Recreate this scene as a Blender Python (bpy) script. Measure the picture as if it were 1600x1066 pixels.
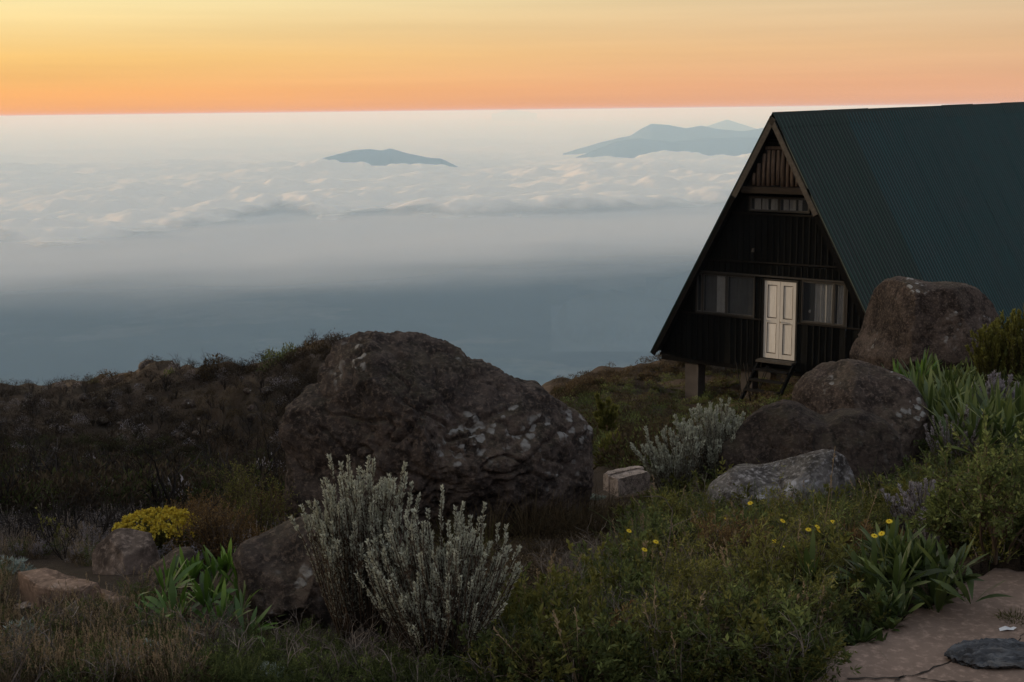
import bpy, math, random
import numpy as np
from math import sin, cos, tan, atan, atan2, radians as rad, pi, hypot, exp, log, sqrt
from mathutils import Matrix, Vector

SC = bpy.context.scene
for o in list(bpy.data.objects): bpy.data.objects.remove(o)
COL = SC.collection

# ------------------------------------------------------------------ camera
# The eye is the origin (z = 0); the photograph is 1600 x 1066 with a focal length of F pixels.
F = 2000.0
PITCH = atan((533 - 172.4) / F)
ROLL = -atan(0.012)
def _rx(a): return np.array([[1, 0, 0], [0, cos(a), -sin(a)], [0, sin(a), cos(a)]])
def _rz(a): return np.array([[cos(a), -sin(a), 0], [sin(a), cos(a), 0], [0, 0, 1]])
CAMR = _rx(pi / 2 - PITCH) @ _rz(ROLL)
cam = bpy.data.cameras.new('camera'); camo = bpy.data.objects.new('camera', cam); COL.objects.link(camo)
cam.sensor_width = 36; cam.lens = F / 1600 * 36
cam.clip_start = 0.05; cam.clip_end = 400000
camo.matrix_world = Matrix([list(CAMR[i]) + [0] for i in range(3)] + [[0, 0, 0, 1]])
SC.camera = camo

# ------------------------------------------------------------------ sky and sun
SUN_AZ = rad(-62)      # from the view direction, to the left
SUN_EL = rad(5.0)
world = bpy.data.worlds.new('World'); SC.world = world; world.use_nodes = True
nt = world.node_tree; N = nt.nodes; L = nt.links; N.clear()
def node(tree, kind, **kw):
    n = tree.nodes.new(kind)
    for k, v in kw.items():
        if k in n.inputs: n.inputs[k].default_value = v
        else: setattr(n, k, v)
    return n
def wmath(op, a, b=None, c=None, clamp=False):
    n = N.new('ShaderNodeMath'); n.operation = op; n.use_clamp = clamp
    for i, v in enumerate((a, b, c)):
        if v is None: continue
        if isinstance(v, (int, float)): n.inputs[i].default_value = v
        else: L.new(v, n.inputs[i])
    return n.outputs[0]
def wramp(fac, stops):
    r = N.new('ShaderNodeValToRGB'); L.new(fac, r.inputs[0]); e = r.color_ramp.elements
    while len(e) < len(stops): e.new(0.5)
    for q, (p, c) in zip(e, stops): q.position = p; q.color = (*c, 1)
    return r.outputs[0]
def srgb(r, g, b):
    f = lambda c: (c / 255 / 12.92) if c / 255 <= .04045 else ((c / 255 + .055) / 1.055) ** 2.4
    return (f(r), f(g), f(b))
tc = N.new('ShaderNodeTexCoord'); sx = N.new('ShaderNodeSeparateXYZ'); L.new(tc.outputs['Generated'], sx.inputs[0])
elev = wmath('DIVIDE', wmath('ARCSINE', sx.outputs[2]), pi / 2)                  # -1 .. 1
ef = wmath('POWER', wmath('MAXIMUM', elev, 0.0), 0.5)                            # sqrt spreads the horizon bands
# horizontal direction against the sun's azimuth: 1 at the sun, 0 opposite
hl = wmath('SQRT', wmath('MAXIMUM', wmath('SUBTRACT', 1.0, wmath('MULTIPLY', sx.outputs[2], sx.outputs[2])), 1e-4))
dt = wmath('DIVIDE', wmath('ADD', wmath('MULTIPLY', sx.outputs[0], sin(SUN_AZ)), wmath('MULTIPLY', sx.outputs[1], cos(SUN_AZ))), hl)
az = wmath('MULTIPLY_ADD', dt, 0.5, 0.5, clamp=True)
def s(e): return sqrt(e / 90)
near = wramp(ef, [(0, srgb(248, 166, 108)), (s(.9), srgb(252, 180, 102)), (s(2.4), srgb(253, 204, 118)), (s(4.6), srgb(255, 234, 168)), (s(12), (1.05, 0.84, 0.56)), (s(32), (0.72, 0.68, 0.64)), (1, (0.43, 0.50, 0.59))])
mid = wramp(ef, [(0, srgb(230, 166, 132)), (s(1.0), srgb(234, 174, 130)), (s(2.5), srgb(233, 188, 138)), (s(4.8), srgb(229, 203, 160)), (s(12), srgb(212, 190, 165)), (s(32), (0.56, 0.55, 0.56)), (1, (0.43, 0.50, 0.59))])
far = wramp(ef, [(0, srgb(190, 160, 150)), (s(1.2), srgb(186, 156, 148)), (s(2.5), srgb(176, 152, 148)), (s(4.8), srgb(165, 150, 152)), (s(12), srgb(140, 138, 150)), (s(32), (0.44, 0.47, 0.53)), (1, (0.43, 0.50, 0.59))])
def wmix(f, a, b):
    m = N.new('ShaderNodeMix'); m.data_type = 'RGBA'; L.new(f, m.inputs[0]); L.new(a, m.inputs[6]); L.new(b, m.inputs[7]); return m.outputs[2]
azs = N.new('ShaderNodeMapRange'); L.new(az, azs.inputs[0]); azs.inputs[1].default_value = 0.62; azs.inputs[2].default_value = 0.98; azs.interpolation_type = 'SMOOTHSTEP'
azf = N.new('ShaderNodeMapRange'); L.new(az, azf.inputs[0]); azf.inputs[1].default_value = 0.10; azf.inputs[2].default_value = 0.72; azf.interpolation_type = 'SMOOTHSTEP'
skyc = wmix(azf.outputs[0], far, wmix(azs.outputs[0], mid, near))
# faint streaks of high thin cloud, lying along the horizon
mp = N.new('ShaderNodeMapping'); L.new(tc.outputs['Generated'], mp.inputs[0]); mp.inputs['Scale'].default_value = (1.6, 1.6, 46)
no = N.new('ShaderNodeTexNoise'); no.inputs['Scale'].default_value = 1.3; no.inputs['Detail'].default_value = 5; L.new(mp.outputs[0], no.inputs[0])
st = wmath('MULTIPLY_ADD', no.outputs[0], 0.30, 0.85)
mul = N.new('ShaderNodeVectorMath'); mul.operation = 'SCALE'; L.new(skyc, mul.inputs[0]); L.new(st, mul.inputs[3])
bg = N.new('ShaderNodeBackground'); L.new(mul.outputs[0], bg.inputs[0]); bg.inputs[1].default_value = 0.625
wo = N.new('ShaderNodeOutputWorld'); L.new(bg.outputs[0], wo.inputs[0])

sun = bpy.data.lights.new('sun', 'SUN'); suno = bpy.data.objects.new('sun', sun); COL.objects.link(suno)
sun.energy = 2.8; sun.angle = rad(3.0); sun.color = (1.0, 0.80, 0.58)
suno.rotation_euler = Vector((-sin(SUN_AZ) * cos(SUN_EL), -cos(SUN_AZ) * cos(SUN_EL), -sin(SUN_EL))).to_track_quat('-Z', 'Y').to_euler()
SC.view_settings.view_transform = 'Standard'; SC.view_settings.look = 'None'
SC.view_settings.exposure = 0.7; SC.view_settings.gamma = 1; SC.view_settings.use_curve_mapping = False
SC.render.engine = 'CYCLES'
SC.cycles.volume_bounces = 1; SC.cycles.max_bounces = 8; SC.cycles.transparent_max_bounces = 24
# ------------------------------------------------------------------ helpers
def ray(px, py):
    v = CAMR @ np.array([(px - 800) / F, -(py - 533) / F, -1.0]); return v / hypot(v[0], v[1])
def at(px, py, d): return ray(px, py) * d          # point at horizontal distance d metres along a line of sight

_P = np.random.RandomState(7).permutation(256); _P = np.concatenate([_P, _P, _P])
_G = np.random.RandomState(8).normal(size=(256, 3)); _G /= np.linalg.norm(_G, axis=1)[:, None]
def perlin(p):
    p = np.asarray(p, float); i = np.floor(p).astype(int); f = p - i; i &= 255
    u = f * f * f * (f * (f * 6 - 15) + 10); out = 0
    for dx in (0, 1):
        for dy in (0, 1):
            for dz in (0, 1):
                h = _P[_P[_P[i[:, 0] + dx] + i[:, 1] + dy] + i[:, 2] + dz]
                g = (_G[h] * (f - (dx, dy, dz))).sum(1)
                out = out + g * (u[:, 0] if dx else 1 - u[:, 0]) * (u[:, 1] if dy else 1 - u[:, 1]) * (u[:, 2] if dz else 1 - u[:, 2])
    return out * 1.6
def fbm(p, octs=4, kind='n', gain=.5, lac=2.03):
    a = 1; s_ = 0; t = 0; p = np.asarray(p, float)
    for k in range(octs):
        n = perlin(p + k * 17.3)
        if kind == 'b': n = np.abs(n) * 2 - .6
        if kind == 'r': n = 1 - np.abs(n) * 2
        s_ = s_ + a * n; t += a; a *= gain; p = p * lac
    return s_ / t
def xy(x, y, z=0): return np.stack([x, y, np.full_like(x, z) if np.isscalar(z) else z], 1)
def sstep(a, b, x): t = np.clip((x - a) / (b - a), 0, 1); return t * t * (3 - 2 * t)

def mesh(name, V, Fa, tint=None, smooth=False, uv=None):
    """Fa: one (n,k) face array or a list of them."""
    if not isinstance(Fa, list): Fa = [Fa]
    Fa = [np.asarray(f, np.int32) for f in Fa if len(f)]
    me = bpy.data.meshes.new(name); V = np.asarray(V, np.float32)
    me.vertices.add(len(V)); me.vertices.foreach_set('co', V.ravel())
    tot = np.concatenate([np.full(len(f), f.shape[1], np.int32) for f in Fa])
    idx = np.concatenate([f.ravel() for f in Fa])
    me.loops.add(len(idx)); me.loops.foreach_set('vertex_index', idx)
    me.polygons.add(len(tot)); me.polygons.foreach_set('loop_start', np.concatenate([[0], np.cumsum(tot)[:-1]]).astype(np.int32))
    try: me.polygons.foreach_set('loop_total', tot)
    except Exception: pass
    me.update(calc_edges=True)
    me.polygons.foreach_set('use_smooth', np.full(len(tot), smooth, bool))
    if tint is not None:
        a = me.attributes.new('tint', 'FLOAT', 'POINT'); a.data.foreach_set('value', np.asarray(tint, np.float32))
    me.validate(); me.update()
    return me
def tag(o, label=None, cat=None, group=None, kind=None):
    for k, v in (('label', label), ('category', cat), ('group', group), ('kind', kind)):
        if v: o[k] = v
    return o
def obj(name, me, mat=None, parent=None, loc=None, rot=None):
    o = bpy.data.objects.new(name, me); COL.objects.link(o)
    if mat is not None and me is not None and len(me.materials) == 0: me.materials.append(mat)
    if parent is not None: o.parent = parent
    if loc is not None: o.location = loc
    if rot is not None: o.rotation_euler = rot
    return o
def empty(name, loc, rz=0):
    o = bpy.data.objects.new(name, None); COL.objects.link(o); o.location = loc; o.rotation_euler = (0, 0, rz); o.empty_display_size = .1; return o
def copy_tree(o, parent=None):
    c = o.copy(); COL.objects.link(c)
    if parent is not None: c.parent = parent
    for ch in list(o.children): copy_tree(ch, c)
    return c

class MB:
    """collects simple solids into one mesh"""
    def __init__(s): s.v = []; s.q = []; s.n = 0
    def add(s, V, Fq): s.v.append(np.asarray(V, float)); s.q += [tuple(i + s.n for i in f) for f in Fq]; s.n += len(V); return s
    def hexa(s, P8):   # 0-3 bottom ring, 4-7 top ring
        return s.add(P8, [(3, 2, 1, 0), (4, 5, 6, 7), (0, 1, 5, 4), (1, 2, 6, 5), (2, 3, 7, 6), (3, 0, 4, 7)])
    def box(s, x0, x1, y0, y1, z0, z1, jit=0, rng=random):
        P = [(x0, y0, z0), (x1, y0, z0), (x1, y1, z0), (x0, y1, z0), (x0, y0, z1), (x1, y0, z1), (x1, y1, z1), (x0, y1, z1)]
        if jit: P = [tuple(c + rng.uniform(-jit, jit) for c in p) for p in P]
        return s.hexa(P)
    def tube(s, pts, r, k=5):
        pts = [np.array(p, float) for p in pts]; n = len(pts); rr = r if hasattr(r, '__len__') else [r] * n; V = []
        for i, p in enumerate(pts):
            t = pts[min(i + 1, n - 1)] - pts[max(i - 1, 0)]; t = t / (np.linalg.norm(t) + 1e-9)
            a = np.cross(t, (0.31, 0.95, 0.05) if abs(t[1]) < .9 else (1, 0, 0)); a /= np.linalg.norm(a) + 1e-9; b = np.cross(t, a)
            for j in range(k): V.append(p + rr[i] * (cos(2 * pi * j / k) * a + sin(2 * pi * j / k) * b))
        Q = [(i * k + j, i * k + (j + 1) % k, (i + 1) * k + (j + 1) % k, (i + 1) * k + j) for i in range(n - 1) for j in range(k)]
        return s.add(V, Q + [tuple(range(k))[::-1], tuple((n - 1) * k + j for j in range(k))])
    def mesh(s, name, smooth=False):
        by = {}
        for f in s.q: by.setdefault(len(f), []).append(f)
        return mesh(name, np.concatenate(s.v), [np.array(v) for v in by.values()], smooth=smooth)

# ------------------------------------------------------------------ materials
def new_mat(name):
    m = bpy.data.materials.new(name); m.use_nodes = True; t = m.node_tree; t.nodes.clear()
    out = t.nodes.new('ShaderNodeOutputMaterial'); return m, t, out
def lk(t, a, b): t.links.new(a, b)
def tn(t, co, scale, detail=4, rough=.6, dist=0):
    n = t.nodes.new('ShaderNodeTexNoise'); n.inputs['Scale'].default_value = scale; n.inputs['Detail'].default_value = detail
    n.inputs['Roughness'].default_value = rough; n.inputs['Distortion'].default_value = dist
    if co is not None: lk(t, co, n.inputs['Vector'])
    return n.outputs[0]
def tr(t, fac, stops):
    r = t.nodes.new('ShaderNodeValToRGB'); lk(t, fac, r.inputs[0]); e = r.color_ramp.elements
    while len(e) < len(stops): e.new(.5)
    for q, (p, c) in zip(e, stops): q.position = p; q.color = (*c, 1) if hasattr(c, '__len__') else (c, c, c, 1)
    return r.outputs[0]
def tm(t, f, a, b, mode='MIX'):
    m = t.nodes.new('ShaderNodeMix'); m.data_type = 'RGBA'; m.blend_type = mode
    for v, i in ((f, 0), (a, 6), (b, 7)):
        if isinstance(v, (int, float)): m.inputs[i].default_value = v
        elif isinstance(v, tuple): m.inputs[i].default_value = (*v, 1)
        else: lk(t, v, m.inputs[i])
    return m.outputs[2]
def tmath(t, op, a, b=0.0, clamp=False):
    n = t.nodes.new('ShaderNodeMath'); n.operation = op; n.use_clamp = clamp
    for i, v in enumerate((a, b)):
        if isinstance(v, (int, float)): n.inputs[i].default_value = v
        else: lk(t, v, n.inputs[i])
    return n.outputs[0]
def bsdf(t, out, col, rough=.9, spec=.3, bump=None, bs=.5, bd=.02):
    b = t.nodes.new('ShaderNodeBsdfPrincipled')
    if isinstance(col, tuple): b.inputs['Base Color'].default_value = (*col, 1)
    else: lk(t, col, b.inputs['Base Color'])
    if isinstance(rough, (int, float)): b.inputs['Roughness'].default_value = rough
    else: lk(t, rough, b.inputs['Roughness'])
    b.inputs['Specular IOR Level'].default_value = spec
    if bump is not None:
        n = t.nodes.new('ShaderNodeBump'); n.inputs['Strength'].default_value = bs; n.inputs['Distance'].default_value = bd
        lk(t, bump, n.inputs['Height']); lk(t, n.outputs[0], b.inputs['Normal'])
    if out is not None: lk(t, b.outputs[0], out.inputs[0])
    return b
def objco(t): return t.nodes.new('ShaderNodeTexCoord').outputs['Object']
def attr(t, name='tint'):
    a = t.nodes.new('ShaderNodeAttribute'); a.attribute_name = name; return a.outputs['Fac']
def leaf_mat(name, c0, c1, c2=None, trans=.35, rough=.6, spec=.3):
    m, t, out = new_mat(name); a = attr(t)
    st = [(0, c0), (1, c1)] if c2 is None else [(0, c0), (.6, c1), (1, c2)]
    c = tr(t, a, st)
    b = bsdf(t, None, c, rough, spec); tl = t.nodes.new('ShaderNodeBsdfTranslucent'); lk(t, c, tl.inputs[0])
    mx = t.nodes.new('ShaderNodeMixShader'); mx.inputs[0].default_value = trans; lk(t, b.outputs[0], mx.inputs[1]); lk(t, tl.outputs[0], mx.inputs[2]); lk(t, mx.outputs[0], out.inputs[0])
    return m
def simple_mat(name, c, rough=.8, spec=.3, var=.25, scale=12, bump=.0, c2=None):
    m, t, out = new_mat(name); co = objco(t); n = tn(t, co, scale, 5)
    c2 = c2 or tuple(x * (1 - var) for x in c)
    col = tr(t, n, [(.3, c2), (.7, c)])
    bsdf(t, out, col, rough, spec, n if bump else None, .6, bump or .01); return m
# ------------------------------------------------------------------ the far view: plain, fog, cloud sea, mountains, haze
PLAIN_Z = -1500.0
def polar(azs, rs, zfun, extra=None):
    A, R = np.meshgrid(azs, rs); x = (R * np.sin(A)).ravel(); y = (R * np.cos(A)).ravel()
    z = zfun(A.ravel(), R.ravel(), x, y); V = np.stack([x, y, z], 1)
    na = len(azs); nr = len(rs); i = np.arange(nr - 1)[:, None] * na + np.arange(na - 1)[None]; i = i.ravel()
    return V, np.stack([i, i + 1, i + 1 + na, i + na], 1)
def az_list(half, fine, wide, coarse):
    a = np.arange(-half, half + 1e-6, fine); l = np.arange(-wide, -half - coarse / 2, coarse); return np.radians(np.concatenate([l, a, -l[::-1]]))
def az_of(px): return atan2(ray(px, 300)[0], ray(px, 300)[1])

m, t, out = new_mat('forest_plain'); co = objco(t)
mpn = t.nodes.new('ShaderNodeMapping'); lk(t, co, mpn.inputs[0]); mpn.inputs['Scale'].default_value = (.001, .001, .001)
a = tn(t, mpn.outputs[0], .55, 9, .66); b = tn(t, mpn.outputs[0], 7, 5, .7)
fo = tr(t, a, [(.42, (.008, .018, .018)), (.5, (.035, .05, .044)), (.59, (.22, .22, .19))])
fo = tm(t, tmath(t, 'MULTIPLY', b, .35), fo, (.018, .03, .022)); bsdf(t, out, fo, 1, 0)
M_PLAIN = m
azp = az_list(40, .5, 180, 4)
rp = np.concatenate([np.geomspace(2500, 30000, 90), np.geomspace(31000, 138000, 30)])
def zplain(A, R, x, y): return PLAIN_Z + 45 * fbm(xy(x, y) / 3000., 5) + 60 * np.maximum(0, fbm(xy(x + 900, y) / 2600. + 5.5, 4) - .15)
V, Q = polar(azp, rp, zplain)
tag(obj('plain', mesh('plain', V, Q, smooth=True), M_PLAIN), kind='structure')

def cloud_mat(name, col, trans=.35, soft=None):
    m, t, out = new_mat(name)
    d = t.nodes.new('ShaderNodeBsdfDiffuse'); d.inputs[0].default_value = (*col, 1)
    tl = t.nodes.new('ShaderNodeBsdfTranslucent'); tl.inputs[0].default_value = (*col, 1)
    mx = t.nodes.new('ShaderNodeMixShader'); mx.inputs[0].default_value = trans; lk(t, d.outputs[0], mx.inputs[1]); lk(t, tl.outputs[0], mx.inputs[2])
    tp = t.nodes.new('ShaderNodeBsdfTransparent'); m2 = t.nodes.new('ShaderNodeMixShader')
    f = attr(t)     # tint holds the thickness of the mist, 0..1
    lk(t, f, m2.inputs[0]); lk(t, tp.outputs[0], m2.inputs[1]); lk(t, mx.outputs[0], m2.inputs[2]); lk(t, m2.outputs[0], out.inputs[0])
    return m
M_CLOUD = cloud_mat('cloud', (.93, .93, .92)); M_MIST = cloud_mat('mist', (.80, .82, .84))
# near edge of the cloud sea, as azimuth -> distance in metres
EX = [-400, 0, 60, 110, 200, 300, 400, 440, 500, 600, 700, 850, 1000, 1150, 1300, 2000]
EY = [366, 370, 378, 375, 366, 352, 338, 325, 338, 328, 335, 330, 322, 312, 305, 300]
TOP = -700.0
LAP = [(560, .075, 16000), (1100, .12, 19000), (1085, .09, 21500)]
_ea = np.array([az_of(p) for p in EX]); _er = np.array([TOP * 1.08 / ray(p, q)[2] for p, q in zip(EX, EY)])
def edge(A, x, y): return np.interp(A, _ea, _er) + 420 * fbm(xy(x, y) / 1500. + 3, 3) - 330 * fbm(xy(x, y) / 520. + 3, 3, 'b')
def zcloud(A, R, x, y):
    r0 = edge(A, x, y)
    k = np.clip((R - r0) / 1300., 0, 1); k = np.sqrt(k * (2 - k))
    far = np.clip(R / 22000., .55, 1.0)
    nr = 1 - sstep(9000, 24000, R)
    puff = 80 * fbm(xy(x * .5, y * .45) / 2600. + 1, 2, 'b') + (40 + 85 * nr) * fbm(xy(x * .6, y * .8) / 1500., 3, 'b', .45) + (14 + 56 * nr) * fbm(xy(x * .8, y) / 420. + 9, 3, 'b', .5)
    roll = 150 * sstep(.05, .5, fbm(xy(x * .45, y) / 6000. + 2.2, 2))
    z = TOP + roll * .7 + puff * (1 - .6 * sstep(30000, 60000, R))
    for a_, w_, d_ in LAP: z = z + (75 + 150 * fbm(xy(x * .8, y) / 700. + d_, 3, 'b')) * np.exp(-((R - d_ + 1500) / 700.) ** 2) * np.exp(-((A - az_of(a_)) / w_) ** 4)
    zl = -840.
    return zl + (z - zl) * k
azc = az_list(26, .075, 74, 1.5)
rc = np.concatenate([np.geomspace(6000, 30000, 430), np.geomspace(30300, 132000, 70)])
V, Q = polar(azc, rc, zcloud)
A = np.arctan2(V[:, 0], V[:, 1]); R = np.hypot(V[:, 0], V[:, 1])
r0 = edge(A, V[:, 0], V[:, 1])
al = sstep(-40, 700, R - r0 + 60 * fbm(V * (1, 1, 0) / 200., 3))
tag(obj('clouds', mesh('clouds', V, Q, al, smooth=True), M_CLOUD), kind='structure')
# low fog below the cloud edge: three soft sheets one above the other
MX = [-400, 0, 200, 450, 600, 800, 900, 1150, 2000]
MY = [474, 474, 468, 460, 450, 438, 426, 414, 410]
for j, (zz, off, den) in enumerate(((-800., 0, .8), (-860., 350, .55), (-980., -250, .35), (-1080., -900, .25))):
    mr = np.array([zz / ray(p, q)[2] for p, q in zip(MX, MY)]); ma = np.array([az_of(p) for p in MX])
    V, Q = polar(az_list(26, .3, 74, 2), np.concatenate([np.geomspace(3300, 16000, 130), np.geomspace(16500, 60000, 12)]), lambda A, R, x, y: zz + 22 * fbm(xy(x, y) / 1400. + j, 4))
    A = np.arctan2(V[:, 0], V[:, 1]); R = np.hypot(V[:, 0], V[:, 1])
    w = 600 * fbm(V * (1, .6, 0) / 3200. + 4 + j, 4) + 420 * fbm(V * (.6, 1, 0) / 700. + 8 + j, 4) + off
    al = den * sstep(-450, 2000, R - np.interp(A, ma, mr) + w)
    tag(obj('mist', mesh('mist', V, Q, al, smooth=True), M_MIST), kind='stuff')

# mountain ridges standing out of the cloud sea
M_MTN = simple_mat('far_mountain_forest', (.09, .12, .14), 1, 0, .4, .002)
def ridge(label, pts, d, depth, seed):
    """pts: skyline pixels; the ridge is a full mountain body falling away on both sides"""
    px = np.array([p[0] for p in pts]); a = np.array([az_of(p) for p in px]); zt = np.array([ray(*p)[2] * d for p in pts])
    n = 130; aa = np.linspace(a[0], a[-1], n); z0 = np.interp(aa, a, zt); tp_ = sstep(0, .12, np.linspace(0, 1, n)) * sstep(0, .12, np.linspace(1, 0, n)); z0 = -1400 + (z0 + 1400) * (.35 + .65 * tp_) if d < 12000 else z0
    z0 = z0 + 22 * d / 26000 * fbm(xy(aa * d / 500., aa * 0 + seed), 4)
    ks = np.linspace(-1, 1, 41); V = []
    for k in ks:
        rr = d * (1 + 0 * aa) + k * depth; x = rr * np.sin(aa); y = rr * np.cos(aa)
        prof = (1 - abs(k)) ** 1.15
        e = 260 * fbm(xy(x, y) / 800. + seed, 5, 'r') * min(1, abs(k) * 2.2)
        V.append(np.stack([x, y, np.maximum(z0 * prof + (-1150 if d > 12000 else -1600) * (1 - prof) + (e - 60) * (1 - prof) ** .6, -1400)], 1))
    V = np.concatenate(V); i = (np.arange(40)[:, None] * n + np.arange(n - 1)[None]).ravel()
    return tag(obj('mountain', mesh('mountain', V, np.stack([i, i + 1, i + 1 + n, i + n], 1), smooth=True), M_MTN), label, 'mountain')
ridge('blue mountain island rising from the cloud sea left of centre', [(440, 275), (500, 248), (530, 241), (553, 235), (580, 233), (598, 235), (611, 232), (640, 240), (668, 246), (690, 248), (740, 272)], 16000, 1700, 1)
ridge('long pale blue ridge standing behind the clouds beside the hut roof', [(880, 240), (940, 222), (985, 212), (1003, 200), (1017, 193), (1045, 196), (1070, 201), (1095, 196), (1120, 202), (1160, 205), (1200, 199), (1260, 204), (1340, 222)], 21500, 2600, 2)
ridge('low blue ridge just in front of the long ridge, half hidden in clouds', [(900, 246), (960, 222), (1000, 216), (1050, 222), (1100, 216), (1180, 215), (1280, 230)], 19000, 1800, 5)
ridge('small faint peak on the skyline above the long ridge', [(1085, 204), (1110, 195), (1133, 187), (1150, 192), (1185, 203)], 33000, 2000, 3)
ridge('tiny faraway summit on the horizon near the middle', [(770, 178), (788, 174.5), (803, 170.8), (815, 173.5), (840, 177)], 85000, 3000, 4)
ridge('dim wooded hill rising from the misty plain left of the hut', [(860, 480), (900, 466), (930, 458), (955, 452), (985, 459), (1030, 466), (1080, 470)], 8300, 900, 6)
ridge('dim wooded shoulder rising from the fog behind the hut eave', [(1010, 446), (1050, 434), (1090, 418), (1150, 405), (1250, 400)], 9600, 1200, 7)

m, t, out = new_mat('haze'); v = t.nodes.new('ShaderNodeVolumePrincipled'); v.inputs['Color'].default_value = (.42, .68, 1.0, 1); v.inputs['Absorption Color'].default_value = (1, 1, 1, 1)
v.inputs['Density'].default_value = .000075; v.inputs['Anisotropy'].default_value = .0; lk(t, v.outputs[0], out.inputs['Volume'])
hb = MB().box(-150000, 150000, -150000, 150000, PLAIN_Z - 130, 10.0)
tag(obj('haze', hb.mesh('haze'), m), kind='stuff')
# ------------------------------------------------------------------ the mountainside we stand on
# control points (pixel x, pixel y, horizontal distance): the ground as seen in the photograph
CP = [(-500, 1066, 3.5), (-500, 900, 5.4), (-500, 800, 9.5), (-500, 700, 22), (-500, 668, 60),
      (0, 1066, 3.45), (0, 950, 4.6), (0, 870, 6.4), (0, 800, 10), (0, 740, 20), (0, 678, 38), (0, 638, 62),
      (150, 1066, 3.42), (150, 940, 4.6), (150, 860, 6.6), (150, 800, 10), (150, 740, 19), (150, 662, 38), (150, 608, 60),
      (300, 1066, 3.42), (300, 940, 4.6), (300, 860, 6.4), (300, 800, 10), (300, 765, 19), (300, 705, 32), (300, 645, 36), (300, 588, 40),
      (430, 1066, 3.42), (430, 950, 4.5), (430, 880, 5.6), (430, 800, 9), (430, 730, 27), (430, 650, 33.5), (430, 576, 37.5),
      (520, 1066, 3.42), (520, 880, 5.6), (520, 720, 18), (520, 620, 31), (520, 550, 36),
      (700, 1066, 3.42), (700, 960, 4.3), (700, 860, 6.0), (700, 760, 12), (700, 680, 26), (700, 640, 40),
      (850, 1066, 3.42), (850, 900, 5.0), (850, 810, 7.0), (850, 700, 17), (850, 640, 30), (850, 607, 42),
      (980, 1066, 3.42), (980, 900, 4.9), (980, 800, 7.3), (980, 740, 10.5), (980, 690, 17), (980, 630, 28), (980, 585, 42),
      (1085, 1066, 3.42), (1085, 880, 5.0), (1085, 780, 7.6), (1085, 700, 13), (1085, 652, 25), (1085, 636, 33), (1085, 560, 45),
      (1230, 1066, 3.42), (1230, 880, 5.0), (1230, 790, 6.8), (1230, 740, 8.6), (1230, 690, 13), (1230, 650, 22), (1230, 618, 33.5), (1230, 570, 45),
      (1400, 1066, 3.42), (1400, 985, 3.82), (1400, 880, 5.0), (1400, 780, 7.0), (1400, 700, 9.5), (1400, 640, 14), (1400, 600, 22), (1400, 585, 36),
      (1550, 1066, 3.42), (1550, 960, 3.94), (1550, 892, 4.36), (1550, 780, 6.9), (1550, 690, 9.2), (1550, 600, 13), (1550, 566, 18), (1550, 560, 30),
      (1800, 1066, 3.42), (1800, 960, 3.94), (1800, 880, 4.5), (1800, 700, 8.5), (1800, 560, 14), (1800, 530, 22), (1800, 530, 40)]
_cp = np.array([at(*c) for c in CP]); _cr = np.hypot(_cp[:, 0], _cp[:, 1]); _ca = np.arctan2(_cp[:, 0], _cp[:, 1]); _ct = _cp[:, 2] / _cr
_X = np.stack([_ca * 3.2, np.log(_cr)], 1)
def _phi(r): return np.where(r > 0, r * r * np.log(np.maximum(r, 1e-9)), 0)
_K = _phi(np.linalg.norm(_X[:, None] - _X[None], axis=2)) + 2e-3 * np.eye(len(_X)); _n = len(_X)
_Q = np.concatenate([np.ones((_n, 1)), _X], 1)
_W = np.linalg.solve(np.block([[_K, _Q], [_Q.T, np.zeros((3, 3))]]), np.concatenate([_ct, np.zeros(3)]))
A_LIM = max(_ca)
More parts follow.
